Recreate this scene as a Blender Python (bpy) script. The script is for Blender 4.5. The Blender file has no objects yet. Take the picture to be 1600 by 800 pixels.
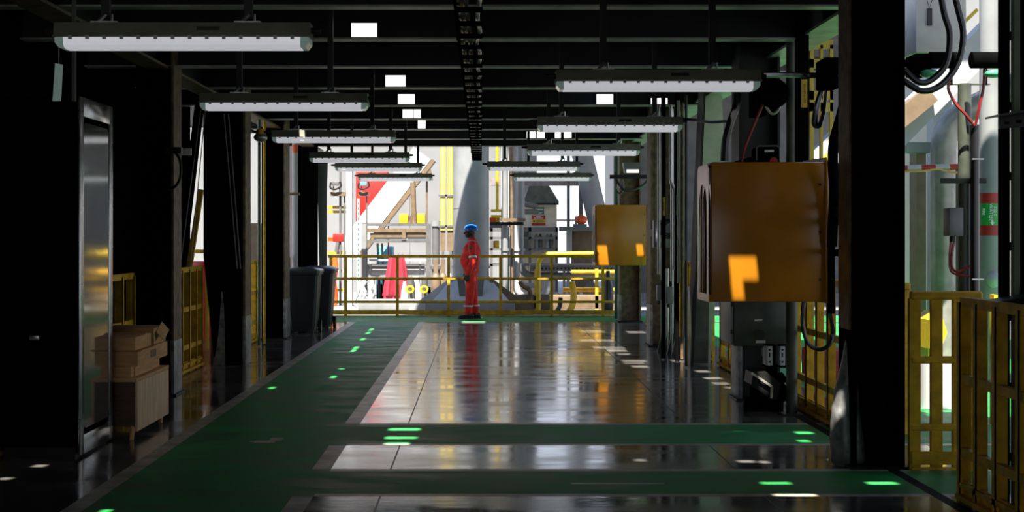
import bpy, bmesh, math, random
from mathutils import Vector, Matrix
random.seed(7)
C = bpy.context.scene.collection
# ------------------------------------------------------------------ camera, sky, sun, exposure
F = 2222.2                                   # focal length in pixels of a 1600 px frame (50 mm)
PX, PY, EYE = 752.0, 368.0, 1.6
cd = bpy.data.cameras.new('camera'); cam = bpy.data.objects.new('camera', cd); C.objects.link(cam)
cam.location = (0, 0, EYE); cam.rotation_euler = (math.pi/2, 0, 0)
cd.lens = 50; cd.sensor_width = 36; cd.shift_x = (800-PX)/1600; cd.shift_y = -(400-PY)/1600
cd.clip_start = .05; cd.clip_end = 400
S_ = bpy.context.scene
S_.camera = cam
S_.view_settings.view_transform = 'Standard'; S_.view_settings.look = 'None'
S_.view_settings.gamma = 1; S_.view_settings.use_curve_mapping = False
S_.view_settings.exposure = 0.6
w = bpy.data.worlds.new('sky'); S_.world = w; w.use_nodes = True
nt = w.node_tree; bg = nt.nodes['Background']
tc = nt.nodes.new('ShaderNodeTexCoord'); sp = nt.nodes.new('ShaderNodeSeparateXYZ'); cr = nt.nodes.new('ShaderNodeValToRGB')
nt.links.new(tc.outputs['Generated'], sp.inputs[0]); nt.links.new(sp.outputs['Z'], cr.inputs[0]); nt.links.new(cr.outputs[0], bg.inputs[0])
cr.color_ramp.elements[0].position = 0.0; cr.color_ramp.elements[0].color = (.80, .82, .87, 1)
cr.color_ramp.elements[1].position = .45; cr.color_ramp.elements[1].color = (.30, .44, .74, 1)
bg.inputs[1].default_value = 1.25
SUN = Vector((.09, .50, -.86)).normalized()
sl = bpy.data.lights.new('sun', 'SUN'); sl.energy = 13.0; sl.angle = math.radians(.7); sl.color = (1, .95, .86)
so = bpy.data.objects.new('sun', sl); C.objects.link(so); so.rotation_euler = SUN.to_track_quat('-Z', 'Y').to_euler(); so.location = (0, -10, 30)

# ------------------------------------------------------------------ helpers
def X(px, Y): return (px-PX)*Y/F
def Z(py, Y): return EYE-(py-PY)*Y/F
def P(px, py, Y): return Vector((X(px, Y), Y, Z(py, Y)))

class M:
    """collects shapes in world coordinates; becomes one mesh object"""
    def __init__(s): s.bm = bmesh.new()
    def box(s, x0, x1, y0, y1, z0, z1, b=0):
        r = bmesh.ops.create_cube(s.bm, size=1)
        vs = r['verts']
        for v in vs:
            v.co = Vector((x0+(v.co.x+.5)*(x1-x0), y0+(v.co.y+.5)*(y1-y0), z0+(v.co.z+.5)*(z1-z0)))
        if b:
            es = list({e for v in vs for e in v.link_edges})
            bmesh.ops.bevel(s.bm, geom=es, offset=b, segments=2, affect='EDGES', profile=.5)
        return s
    def bar(s, p0, p1, wx, wy, up=(0, 1, 0), b=0):
        """rectangular bar from p0 to p1; wy measured along 'up', wx across"""
        p0, p1 = Vector(p0), Vector(p1); d = (p1-p0); L = d.length; d.normalize()
        u = Vector(up); u = (u-d*u.dot(d)).normalized(); a = d.cross(u)
        mt = Matrix((a, u, d)).transposed().to_4x4(); mt.translation = (p0+p1)/2
        r = bmesh.ops.create_cube(s.bm, size=1)
        for v in r['verts']: v.co = Vector((v.co.x*wx, v.co.y*wy, v.co.z*L))
        bmesh.ops.transform(s.bm, matrix=mt, verts=r['verts'])
        if b:
            es = list({e for v in r['verts'] for e in v.link_edges})
            bmesh.ops.bevel(s.bm, geom=es, offset=b, segments=1, affect='EDGES')
        return s
    def cyl(s, p0, p1, r0, r1=None, n=14):
        p0, p1 = Vector(p0), Vector(p1); d = p1-p0; r1 = r0 if r1 is None else r1
        r = bmesh.ops.create_cone(s.bm, cap_ends=True, segments=n, radius1=r0, radius2=max(r1, 1e-4), depth=d.length)
        mt = d.to_track_quat('Z', 'Y').to_matrix().to_4x4(); mt.translation = (p0+p1)/2
        bmesh.ops.transform(s.bm, matrix=mt, verts=r['verts']); return s
    def path(s, pts, r, n=8, sub=6, closed=False):
        pts = [Vector(p) for p in pts]
        if sub and len(pts) > 2:
            out = []
            for i in range(len(pts)-1):
                a = pts[max(i-1, 0)]; b = pts[i]; c = pts[i+1]; d = pts[min(i+2, len(pts)-1)]
                for k in range(sub):
                    t = k/sub
                    out.append(.5*((2*b)+(c-a)*t+(2*a-5*b+4*c-d)*t*t+(3*b-a-3*c+d)*t**3))
            out.append(pts[-1]); pts = out
        rings = []; u = None
        for i, p in enumerate(pts):
            d = (pts[min(i+1, len(pts)-1)]-pts[max(i-1, 0)]).normalized()
            if u is None: u = Vector((0, 0, 1)) if abs(d.z) < .9 else Vector((1, 0, 0))
            u = (u-d*u.dot(d)).normalized(); q = d.cross(u)
            rr = r[min(i, len(r)-1)] if isinstance(r, (list, tuple)) else r
            rings.append([s.bm.verts.new(p+u*math.cos(t)*rr+q*math.sin(t)*rr) for t in [2*math.pi*k/n for k in range(n)]])
        for a, b in zip(rings, rings[1:]):
            for k in range(n): s.bm.faces.new((a[k], a[(k+1) % n], b[(k+1) % n], b[k]))
        s.bm.faces.new(rings[0][::-1]); s.bm.faces.new(rings[-1]); return s
    def bend(s, pts, r, R, n=12):
        """pipe with straight runs and rounded elbows of radius R"""
        pts = [Vector(p) for p in pts]; out = [pts[0]]
        for a, b, c in zip(pts, pts[1:], pts[2:]):
            d0 = (a-b).normalized(); d1 = (c-b).normalized(); q0 = b+d0*R; q1 = b+d1*R
            for k in range(7):
                t = k/6; out.append((1-t)**2*q0+2*t*(1-t)*b+t*t*q1)
        out.append(pts[-1]); return s.path(out, r, n, 0)
    def prism(s, poly, axis, a0, a1):
        """polygon extruded along axis: 'x': poly=(y,z); 'y': (x,z); 'z': (x,y)"""
        def mk(p, a): return {'x': (a, p[0], p[1]), 'y': (p[0], a, p[1]), 'z': (p[0], p[1], a)}[axis]
        A = [s.bm.verts.new(mk(p, a0)) for p in poly]; B = [s.bm.verts.new(mk(p, a1)) for p in poly]; n = len(poly)
        fs = [s.bm.faces.new(A), s.bm.faces.new(B[::-1])]
        for i in range(n): fs.append(s.bm.faces.new((A[i], B[i], B[(i+1) % n], A[(i+1) % n])))
        bmesh.ops.recalc_face_normals(s.bm, faces=fs); return s
    def ell(s, c, r, n=14):
        q = bmesh.ops.create_uvsphere(s.bm, u_segments=n, v_segments=max(6, n*2//3), radius=1)
        r = (r, r, r) if not isinstance(r, (tuple, list)) else r
        for v in q['verts']: v.co = Vector((c[0]+v.co.x*r[0], c[1]+v.co.y*r[1], c[2]+v.co.z*r[2]))
        return s
    def cap(s, p0, p1, r0, r1, n=12):
        p0 = Vector(p0); p1 = Vector(p1)
        for k in range(9):
            t = k/8; s.ell(p0.lerp(p1, t), r0+(r1-r0)*t, n)
        return s
    def lathe(s, prof, c, n=24):
        rings = []
        for r, z in prof:
            rings.append([s.bm.verts.new((c[0]+r*math.cos(2*math.pi*k/n), c[1]+r*math.sin(2*math.pi*k/n), c[2]+z)) for k in range(n)])
        for a, b in zip(rings, rings[1:]):
            for k in range(n): s.bm.faces.new((a[k], a[(k+1) % n], b[(k+1) % n], b[k]))
        s.bm.faces.new(rings[0][::-1]); s.bm.faces.new(rings[-1]); return s
    def ibeam(s, x0, x1, y0, y1, z0, z1, fl=.02, web=.014, flange='x'):
        """vertical I column; flange plates normal to x or y"""
        if flange == 'x':
            m = (y0+y1)/2; s.box(x0, x0+fl, y0, y1, z0, z1); s.box(x1-fl, x1, y0, y1, z0, z1); s.box(x0+fl, x1-fl, m-web/2, m+web/2, z0, z1)
        else:
            m = (x0+x1)/2; s.box(x0, x1, y0, y0+fl, z0, z1); s.box(x0, x1, y1-fl, y1, z0, z1); s.box(m-web/2, m+web/2, y0+fl, y1-fl, z0, z1)
        return s

def build(name, m, mat, root=None, label=None, smooth=True):
    me = bpy.data.meshes.new(name)
    off = Vector((0, 0, 0))
    if root is not None:
        q = root
        while q is not None: off += q.location; q = q.parent
    else:
        b = [v.co for v in m.bm.verts]
        off = Vector(((min(v.x for v in b)+max(v.x for v in b))/2, (min(v.y for v in b)+max(v.y for v in b))/2, min(v.z for v in b)))
    for v in m.bm.verts: v.co = v.co-off
    bmesh.ops.recalc_face_normals(m.bm, faces=m.bm.faces[:])
    m.bm.to_mesh(me); m.bm.free()
    for mm in (mat if isinstance(mat, (list, tuple)) else [mat]): me.materials.append(mm)
    if smooth:
        me.polygons.foreach_set('use_smooth', [True]*len(me.polygons)); me.set_sharp_from_angle(angle=.6)
    o = bpy.data.objects.new(name, me); C.objects.link(o)
    if root is not None: o.parent = root
    else: o.location = off
    if label: o['label'] = label
    return o
def thing(name, label, cat, loc, group=None):
    o = bpy.data.objects.new(name, None); C.objects.link(o); o.location = loc; o.empty_display_size = .1
    o['label'] = label; o['category'] = cat
    if group: o['group'] = group
    return o
def single(name, m, mat, label, cat, group=None, kind=None):
    o = build(name, m, mat); o['label'] = label; o['category'] = cat
    if group: o['group'] = group
    if kind: o['kind'] = kind
    return o
def struct(name, m, mat):
    o = build(name, m, mat, smooth=False); o['kind'] = 'structure'; return o
def copy_tree(o, parent=None):
    c = o.copy(); C.objects.link(c); c.parent = parent
    for ch in list(o.children): copy_tree(ch, c)
    return c
def text(root, name, s, size, loc, rot, mat, label=None):
    cu = bpy.data.curves.new(name, 'FONT'); cu.body = s; cu.size = size; cu.align_x = 'CENTER'; cu.align_y = 'CENTER'; cu.extrude = .0008
    cu.materials.append(mat)
    o = bpy.data.objects.new(name, cu); C.objects.link(o)
    me = bpy.data.meshes.new_from_object(o.evaluated_get(bpy.context.evaluated_depsgraph_get())); bpy.data.objects.remove(o)
    me.name = name; o = bpy.data.objects.new(name, me); C.objects.link(o)
    if not me.materials: me.materials.append(mat)
    off = Vector(); q = root
    while q is not None: off += q.location; q = q.parent
    o.location = Vector(loc)-off; o.rotation_euler = rot; o.parent = root
    return o

# ------------------------------------------------------------------ materials
def mat(name, col, rough=.5, metal=0, var=.25, scale=6, bump=0, bscale=60, spec=.5, emit=0, rvar=0, stretch=None, col2=None, ior=1.5):
    m = bpy.data.materials.new(name); m.use_nodes = True; t = m.node_tree; b = t.nodes['Principled BSDF']
    b.inputs['Roughness'].default_value = rough; b.inputs['Metallic'].default_value = metal; b.inputs['IOR'].default_value = ior
    b.inputs['Specular IOR Level'].default_value = spec
    co = t.nodes.new('ShaderNodeTexCoord'); mp = t.nodes.new('ShaderNodeMapping'); t.links.new(co.outputs['Object'], mp.inputs[0])
    if stretch: mp.inputs['Scale'].default_value = stretch
    n = t.nodes.new('ShaderNodeTexNoise'); n.inputs['Scale'].default_value = scale; n.inputs['Detail'].default_value = 5
    t.links.new(mp.outputs[0], n.inputs['Vector'])
    r = t.nodes.new('ShaderNodeValToRGB'); c2 = col2 or [c*(1-var) for c in col]; c1 = col if col2 else [min(1, c*(1+var*.6)) for c in col]
    r.color_ramp.elements[0].position = .35; r.color_ramp.elements[1].position = .65
    r.color_ramp.elements[0].color = (*c2, 1); r.color_ramp.elements[1].color = (*c1, 1)
    t.links.new(n.outputs['Fac'], r.inputs[0]); t.links.new(r.outputs[0], b.inputs['Base Color'])
    if rvar:
        a = t.nodes.new('ShaderNodeMapRange'); a.inputs['From Min'].default_value = .35; a.inputs['From Max'].default_value = .65
        a.inputs['To Min'].default_value = rough; a.inputs['To Max'].default_value = rough+rvar
        t.links.new(n.outputs['Fac'], a.inputs[0]); t.links.new(a.outputs[0], b.inputs['Roughness'])
    if bump:
        n2 = t.nodes.new('ShaderNodeTexNoise'); n2.inputs['Scale'].default_value = bscale; n2.inputs['Detail'].default_value = 3
        t.links.new(mp.outputs[0], n2.inputs['Vector'])
        bp = t.nodes.new('ShaderNodeBump'); bp.inputs['Strength'].default_value = bump; bp.inputs['Distance'].default_value = .01
        t.links.new(n2.outputs['Fac'], bp.inputs['Height']); t.links.new(bp.outputs[0], b.inputs['Normal'])
    if emit:
        b.inputs['Emission Color'].default_value = (*col, 1); b.inputs['Emission Strength'].default_value = emit
    return m
BLACK = mat('black_paint', (.004, .004, .004), .95, var=.3, spec=.0)
SOOT = mat('dark_steel', (.009, .009, .008), .5, var=.4, scale=3, spec=.3)
CEIL = mat('ceiling_paint', (.010, .010, .0095), .6, var=.4, scale=2, spec=.3)
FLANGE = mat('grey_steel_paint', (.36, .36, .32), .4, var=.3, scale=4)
OLIVE = mat('olive_housing', (.17, .17, .12), .5, var=.2)
LAMP = mat('lamp_diffuser', (.80, .80, .86), .3, emit=.33, var=.04)
LENS = mat('lamp_lens', (.45, .62, .56), .15, var=.1, emit=.08)
FLOOD = mat('flood_glass', (1, .97, .92), .3, emit=.9, var=.02)
YEL = mat('yellow_paint', (.74, .42, .03), .5, spec=.2, var=.3, scale=8)
YELB = mat('bright_yellow', (.66, .44, .015), .4, var=.15)
GRP = mat('orange_grp', (.44, .165, .008), .25, var=.12, scale=3, bump=.02, bscale=80)
GRPIN = mat('foam_lining', (.05, .025, .01), .8)
GREY = mat('mid_grey_paint', (.12, .12, .117), .4, var=.2, scale=3)
LGREY = mat('light_grey_paint', (.23, .235, .23), .4, var=.15, scale=2)
WHITE = mat('white_paint', (.42, .42, .418), .45, var=.06, scale=2)
PALE = mat('pale_green_grey', (.36, .42, .30), .5, var=.15)
GREEN = mat('dark_green_paint', (.03, .10, .055), .4)
DGREEN = mat('grey_green_paint', (.06, .07, .05), .45, var=.3)
RUST = mat('rusty_brown', (.16, .10, .045), .6, var=.5, scale=10)
TAN = mat('tan_panel', (.17, .115, .065), .5, var=.2)
RED = mat('red_paint', (.38, .018, .012), .45, var=.15)
ORANGE = mat('orange_plastic', (.75, .10, .01), .35)
BLUE = mat('blue_plastic', (.02, .12, .55), .3)
LBLUE = mat('light_blue_paint', (.12, .42, .60), .5)
PINK = mat('red_cloth', (.40, .035, .06), .8, var=.3, scale=5)
STEEL = mat('galvanised_steel', (.42, .42, .40), .32, .8, var=.2)
MODW = mat('module_cladding', (.20, .20, .20), .5, var=.12, scale=.6)
PIPEM = mat('grey_lagged_pipe', (.26, .24, .21), .35, .3, var=.2)
SHINY = mat('shiny_steel', (.55, .55, .56), .16, 1, var=.15, scale=2, rvar=.15)
DOORM = mat('polished_door_panel', (.70, .69, .66), .08, .95, var=.12, scale=2, bump=.04, bscale=3)
WRAP = mat('worn_grey_wrap', (.24, .24, .23), .35, var=.5, scale=12, bump=.2, bscale=20)
CARD = mat('cardboard', (.66, .36, .15), .7, spec=.2, var=.15, stretch=(1, 1, 6))
WOOD = mat('pale_plywood', (.74, .50, .29), .6, spec=.2, var=.2, stretch=(1, 6, 1), scale=4)
DWOOD = mat('dark_wood', (.09, .045, .015), .6, var=.4, stretch=(1, 1, 8))
RUBBER = mat('black_rubber', (.008, .008, .008), .3, var=.2)
REDC = mat('red_cable', (.25, .015, .012), .4)
LABY = mat('yellow_label', (.62, .40, .02), .5, var=.05)
INK = mat('black_ink', (.01, .01, .01), .5)
PAPER = mat('white_label', (.7, .7, .68), .5, var=.05)
TEAL = mat('teal_sign', (.0, .16, .10), .4)
BINM = mat('bin_plastic', (.012, .014, .014), .38, var=.2)
HOSE = mat('silver_conduit', (.62, .60, .52), .3, .5, var=.2)
# floor finishes
FG = mat('floor_grey', (.14, .132, .12), .06, var=.45, scale=1.3, bump=.05, bscale=7, rvar=.14, stretch=(1, 2.2, 1), ior=2.4)
FGR = mat('floor_green', (.030, .32, .075), .42, var=.4, scale=1.6, bump=.3, bscale=38, rvar=.2, stretch=(1, 2, 1), spec=.3)
FL = mat('floor_line', (.52, .46, .36), .38, var=.4, scale=5, bump=.15, bscale=30)
FS = mat('floor_seam', (.01, .01, .01), .7, spec=.1)
FS2 = mat('plate_joint', (.05, .05, .048), .4)
FX = mat('outer_deck', (.26, .26, .255), .6, var=.25, scale=1)
# ------------------------------------------------------------------ the setting
def grid_mesh(name, xs, ys, z, fn, mats):
    """one mesh of cells; fn(cx, cy) gives the material slot or None for a hole"""
    xs = sorted(set(round(x, 4) for x in xs)); ys = sorted(set(round(y, 4) for y in ys))
    V = {}; vs = []; fs = []; ms = []
    def v(i, j):
        if (i, j) not in V: V[(i, j)] = len(vs); vs.append((xs[i], ys[j], 0))
        return V[(i, j)]
    for i in range(len(xs)-1):
        for j in range(len(ys)-1):
            k = fn((xs[i]+xs[i+1])/2, (ys[j]+ys[j+1])/2)
            if k is None: continue
            fs.append((v(i, j), v(i+1, j), v(i+1, j+1), v(i, j+1))); ms.append(k)
    me = bpy.data.meshes.new(name); me.from_pydata(vs, [], fs)
    for m in mats: me.materials.append(m)
    me.polygons.foreach_set('material_index', ms); me.update()
    o = bpy.data.objects.new(name, me); C.objects.link(o); o.location = (0, 0, z); o['kind'] = 'structure'; return o

XL = -2.44; XR = -1.03                                   # painted walkway
BANDS = [(10.84, 12.12), (8.72, 9.75), (26.3, 28.4), (5.6, 6.8)]
SEAMS_X = [-.62, 1.74]
SEAMS_Y = [15.9, 19.6, 23.4]
SCUFFS = [(.58, 1.18, 9.16, 9.20), (-1.76, -1.60, 10.98, 11.10), (-1.66, -1.56, 11.10, 11.26), (-1.80, -1.70, 11.02, 11.06)]
def floor_kind(x, y):
    if 2.77 < x < 2.85 and y < 13: return 3
    for a, b, c, d in SCUFFS:
        if a < x < b and c < y < d: return 2
    if XL < x < XR and y < 26.3:
        if x < XL+.12: return 2
        if x > XR-.13:
            inside = any(a < y < b for a, b in BANDS)
            return 1 if inside else 2
        return 1
    for a, b in BANDS:
        if a < y < b and (x > XR or a > 20):
            return 2 if (y < a+.09 or y > b-.09) and a < 20 else 1
    if x > 3.4 and y < 26: return 1
    for sx in SEAMS_X:
        if abs(x-sx) < .006: return 4
    for sy in SEAMS_Y:
        if abs(y-sy) < .012 and x > XR: return 4
    return 0
xs = [-6, XL, XL+.12, XR-.13, XR, 2.77, 2.85, 3.4, 9]+[s+d for s in SEAMS_X for d in (-.006, .006)]
ys = [-2.5, 6, 13, 26, 26.3, 28.4]+[y for a, b in BANDS for y in (a, a+.09, b-.09, b)]+[s+d for s in SEAMS_Y for d in (-.012, .012)]
for a, b, c, d in SCUFFS: xs += [a, b]; ys += [c, d]
grid_mesh('floor', xs, ys, 0, floor_kind, [FG, FGR, FL, FS, FS2])

# sunlit gaps in the deck overhead: each is found from the spot of sun it throws
BEAMS = [2.3, 4.4, 6.5, 8.6, 10.64, 12.4, 14.4, 16.5, 18.7, 20.9, 22.9, 25.2, 27.2]
ZC = 3.75; ZB = 3.3
def up(p, z):
    t = (z-p[2])/-SUN.z; return p[0]-SUN.x*t, p[1]-SUN.y*t
HOLES = []
def clear(y0, y1, z):
    a = -SUN.y/SUN.z
    for b in BEAMS:
        if y0 < b+.03 and y1+(ZC-ZB)*a > b-.03:
            # passes the web of this beam somewhere, or its flange
            return False
        if y0+(ZC-ZB)*a < b+.1 and y1+(ZC-ZB)*a > b-.1: return False
    return True
def spot(px, py, wpx, hpx=3.5):
    Y = EYE*F/(py-PY); s = F/Y; w = wpx/s/2; h = max(.06, hpx*Y*Y/(EYE*F))/2
    for k in range(60):
        d = (k//2+1)*.03*(1 if k % 2 else -1) if k else 0
        x, y = up((X(px, Y), Y+d, 0), ZC)
        if clear(y-h, y+h, ZC): HOLES.append((x-w, x+w, y-h, y+h)); return
def wall_spot(x0, x1, z0, z1, Y):
    a, b = up((x0, Y, z1), ZC); c, d = up((x1, Y, z0), ZC)
    HOLES.append((a, a+(x1-x0), d, b) if d < b else (a, a+(x1-x0), b, d))
for q in [(926,518,36),(932,532,50),(950,542,48),(964,548,30),(976,553,22),(986,560,36),(990,567,32),(1000,573,24),(994,519,28),
          (1056,561,22),(1104,584,20),(1114,591,26),(1126,599,24),(1144,606,20),(1152,623,14),(1200,647,14),
          (1256,676,24),(1256,689,16),(1166,721,24),(1194,722,14),(1304,719,16),(1212,755,44),(1378,755,44),(1256,785,64),(1000,719,16),
          (580,515,5),(573,522,5),(567,530,6),(560,540,6),(552,548,6),(535,575,7),(525,585,6),(425,606,8),(632,671,46),(627,684,48),
          (620,693,36),(792,672,10),(62,728,18),(8,748,18),(178,789,12),(740,504,36)]:
    spot(*q)
H1Y = 11.0; H2Y = 25.5
wall_spot(X(1139, H1Y), X(1181, H1Y), Z(437, H1Y), Z(402, H1Y), H1Y)
wall_spot(X(1142, H1Y), X(1160, H1Y), Z(468, H1Y), Z(437.01, H1Y), H1Y)
wall_spot(X(933, H2Y), X(948, H2Y), Z(415, H2Y), Z(384, H2Y), H2Y)
wall_spot(X(994, H2Y), X(1004, H2Y), Z(399, H2Y), Z(382, H2Y), H2Y)
wall_spot(X(724, 27.3), X(745, 27.3), Z(356, 27.3), Z(349, 27.3), 27.3)
wall_spot(X(692, 28.05), X(711, 28.05), Z(439, 28.05), Z(432, 28.05), 28.05)
wall_spot(X(840, 28.05), X(856, 28.05), Z(439, 28.05), Z(432, 28.05), 28.05)
wall_spot(X(893, 28.05), X(910, 28.05), Z(439, 28.05), Z(432, 28.05), 28.05)
wall_spot(X(738, 27.0), X(744, 27.0), Z(411, 27.0), Z(402, 27.0), 27.0)
xs = [-6.5, 3.35]; ys = [-2.5, 28.35]
for a, b, c, d in HOLES: xs += [a, b]; ys += [c, d]
def roof_kind(x, y):
    for a, b, c, d in HOLES:
        if a < x < b and c < y < d: return None
    return 0
grid_mesh('ceiling', xs, ys, ZC, roof_kind, [CEIL])

struct('wall_left', M().box(-4.15, -4.05, -2.5, 19.8, 0, 3.75), BLACK)
struct('wall_back', M().box(-.2, 3.7, -2.6, -2.5, 0, 3.75).box(-4.15, -.2, -2.6, -2.5, 3.1, 3.75), BLACK)  # unseen wall behind the camera, opening sized to control the fill light
struct('ground_aft', M().box(-16, 22, -30, -2.5, -.3, -.12), FX)
struct('wall_right', M().box(3.6, 3.7, -2.5, 9.2, 0, 3.75), BLACK)  # unseen wall, carried forward to darken the near railing
struct('ground', M().box(-16, 22, 28.4, 60, -.3, -.12), FX)
struct('ground_side', M().box(9, 22, -2.5, 28.4, -.3, -.12), FX)
struct('ground_port', M().box(-16, -6, 10, 28.4, -.3, -.12), FX)

# ------------------------------------------------------------------ overhead steel
names = ['second', 'third', 'fourth', 'fifth', 'sixth', 'seventh', 'eighth', 'ninth', 'tenth', 'eleventh', 'twelfth', 'thirteenth']
for i, y in enumerate(BEAMS[::-1]):
    lab = 'dark steel ceiling cross beam ' + ('nearest the far yellow railing' if i == 0 else names[i-1]+' back from the far yellow railing')
    r = thing('ceiling_beam', lab, 'beam', (0, y, ZB), 'cross beams under the ceiling deck')
    build('web', M().box(-4.0, 2.85, y-.006, y+.006, ZB+.014, 3.745), CEIL, r)
    build('flange', M().box(-4.0, 2.85, y-.08, y+.08, ZB, ZB+.016), FLANGE, r)
r = thing('edge_beam', 'long grey ceiling edge beam running down the right side above the columns', 'beam', (2.95, 8, 3.34))
build('web', M().box(2.94, 2.96, 7, 28.2, 3.355, 3.745), CEIL, r)
build('flange', M().box(2.8, 3.08, 7, 28.2, 3.335, 3.36), FLANGE, r)
r = thing('edge_beam', 'long dark ceiling edge beam running down the left side above the columns', 'beam', (-3.25, 8, 3.28))
build('web', M().box(-3.26, -3.24, 7, 28.2, 3.29, 3.745), CEIL, r)
build('flange', M().box(-3.37, -3.13, 7, 28.2, 3.27, 3.295), RUST, r)

# ------------------------------------------------------------------ columns
def column(x0, x1, y0, y1, label, guard=.6, side=1, mt=BLACK, gm=WRAP, top=3.74, fl='x', edge=None):
    r = thing('steel_column', label, 'column', ((x0+x1)/2, (y0+y1)/2, 0))
    if edge is None: build('shaft', M().ibeam(x0, x1, y0, y1, 0, top, .025, .02, fl), mt, r)
    else:
        m = (y0+y1)/2
        build('shaft', M().box(x0, x0+.025, y0, y1, 0, top).box(x0+.025, x1-.025, m-.01, m+.01, 0, top), mt, r)
        build('flange', M().box(x1-.025, x1, y0, y1, 0, top), edge, r)
    if guard:
        xa, xb = (x1-.03, x1+.006) if side > 0 else (x0-.006, x0+.03)
        build('column_guard', M().box(xa, xb, y0-.008, y1+.008, 0, guard, .003), gm, r)
    build('base_plate', M().box(x0-.03, x1+.03, y0-.03, y1+.03, 0, .018), SOOT, r)
    return r
c1 = column(-3.45, -3.07, 14.2, 14.56, 'black steel column beside the cardboard cartons with rusty inner flange and grey guard', .55, edge=RUST)
build('tag_plate', M().box(X(284, 14.6), X(300, 14.6), 14.55, 14.58, Z(243, 14.6), Z(232, 14.6)), PAPER, c1)
# big tapered column with its braces
Yc = 17.6
r = thing('tapered_column', 'broad black tapered column on the left with pale outlines and a curved foot stiffener', 'column', (-3.1, 17.75, 0))
build('shaft', M().prism([(X(335, Yc), 0), (X(378, Yc), 0), (X(376, Yc), Z(450, Yc)), (X(352, Yc), 3.74), (X(318, Yc), 3.74), (X(318, Yc), Z(400, Yc))], 'y', Yc, Yc+.06), BLACK, r)
build('flange', M().box(-2.95, -2.92, Yc, Yc+.42, 0, 3.74), RUST, r)
build('web', M().box(-3.3, -2.95, Yc+.2, Yc+.22, 0, 3.74), BLACK, r)
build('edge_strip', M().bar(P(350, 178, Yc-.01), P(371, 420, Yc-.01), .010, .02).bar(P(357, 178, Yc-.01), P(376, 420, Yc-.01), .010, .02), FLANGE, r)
build('foot_stiffener', M().prism([(X(333, Yc), 0), (X(352, Yc), 0), (X(350, Yc), Z(480, Yc)), (X(347, Yc), Z(455, Yc)), (X(344, Yc), Z(500, Yc)), (X(339, Yc), Z(545, Yc))], 'y', Yc-.03, Yc), WRAP, r)
build('column_guard', M().box(-2.955, -2.914, Yc-.008, Yc+.43, 0, .6, .003), WRAP, r)
r = thing('diagonal_brace', 'black diagonal brace with thin pale edges leaning left of the broad tapered column', 'brace', tuple(P(276, 470, 17.5)))
build('bar', M().bar(P(318, 110, 17.45), P(279, 445, 17.45), .10, .10), BLACK, r)
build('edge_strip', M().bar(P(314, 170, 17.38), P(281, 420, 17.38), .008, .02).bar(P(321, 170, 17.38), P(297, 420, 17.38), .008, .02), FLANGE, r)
column(-3.4, -3.03, 22.0, 22.5, 'black steel column beside the green lidded wheelie bin with brown inner flange', .62, edge=RUST)
r = column(-3.5, -3.1, 26.6, 27.0, 'black steel column behind the blue lidded wheelie bin at the far left end', 0)
build('gusset', M().prism([(X(495, 27.1), 3.2), (X(513, 27.1), 3.2), (X(511, 27.1), Z(300, 27.1)), (X(511, 27.1), .02), (X(501, 27.1), .02), (X(497, 27.1), Z(300, 27.1))], 'y', 27.05, 27.1), LGREY, r)
# right side
r1 = column(2.55, 2.905, 9.75, 10.15, 'big black steel column in the right foreground with a worn shiny grey guard at its foot', 0, -1)
build('column_guard', M().path([(2.57, 9.95, 0.0), (2.55, 9.95, .3), (2.56, 9.95, .6), (2.59, 9.95, .93)], [.10, .12, .12, .12, .12, .11, .11, .10, .10, .09, .09, .08, .07, .06, .05, .045, .04, .03, .03], 12), WRAP, r1)
build('flange_face', M().box(2.535, 2.549, 9.80, 10.1, .95, 3.3), RUST, r1)
r2 = column(2.50, 2.9, 13.8, 14.2, 'dark steel column standing behind the nearer orange phone hood', .75, -1, SOOT)
r3 = thing('tapered_column', 'pale green grey tapered column above and behind the nearer orange phone hood', 'column', (2.8, 17.8, 0))
build('shaft', M().prism([(X(1078, Yc), 0), (X(1112, Yc), 0), (X(1135, Yc), Z(250, Yc)), (X(1128, Yc), 3.74), (X(1106, Yc), 3.74), (X(1096, Yc), Z(250, Yc))], 'y', Yc+.1, Yc+.16), PALE, r3)
build('flange', M().bar((X(1080, Yc), Yc+.12, 0), (X(1101, Yc), Yc+.12, 3.7), .03, .42), SOOT, r3)
build('column_guard', M().prism([(X(1069, Yc), 0), (X(1081, Yc), 0), (X(1079, Yc), Z(500, Yc)), (X(1076, Yc), Z(447, Yc)), (X(1073, Yc), Z(480, Yc)), (X(1069, Yc), Z(530, Yc))], 'y', Yc-.05, Yc+.08), SHINY, r3)
build('stiffener', M().prism([(X(1082, Yc), .02), (X(1106, Yc), .02), (X(1108, Yc), Z(450, Yc)), (X(1086, Yc), Z(470, Yc))], 'y', Yc-.02, Yc+.04), DGREEN, r3)
column(2.44, 2.85, 20.5, 20.95, 'slim dark steel column holding the farther orange phone hood', .6, -1, RUST)
column(2.56, 2.95, 26.3, 26.7, 'brown steel column beneath the farther orange phone hood at the far right end', .5, -1, RUST)
r = thing('end_post', 'flat dark green post closing the right end of the far yellow railing', 'post', (2.62, 27.4, 0))
build('shaft', M().box(X(961, 27.3), X(976, 27.3), 27.3, 27.42, 0, 3.25), GREEN, r)
build('edge_trim', M().box(X(975, 27.3), X(979, 27.3), 27.28, 27.44, 0, 1.2), LGREY, r)

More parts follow.
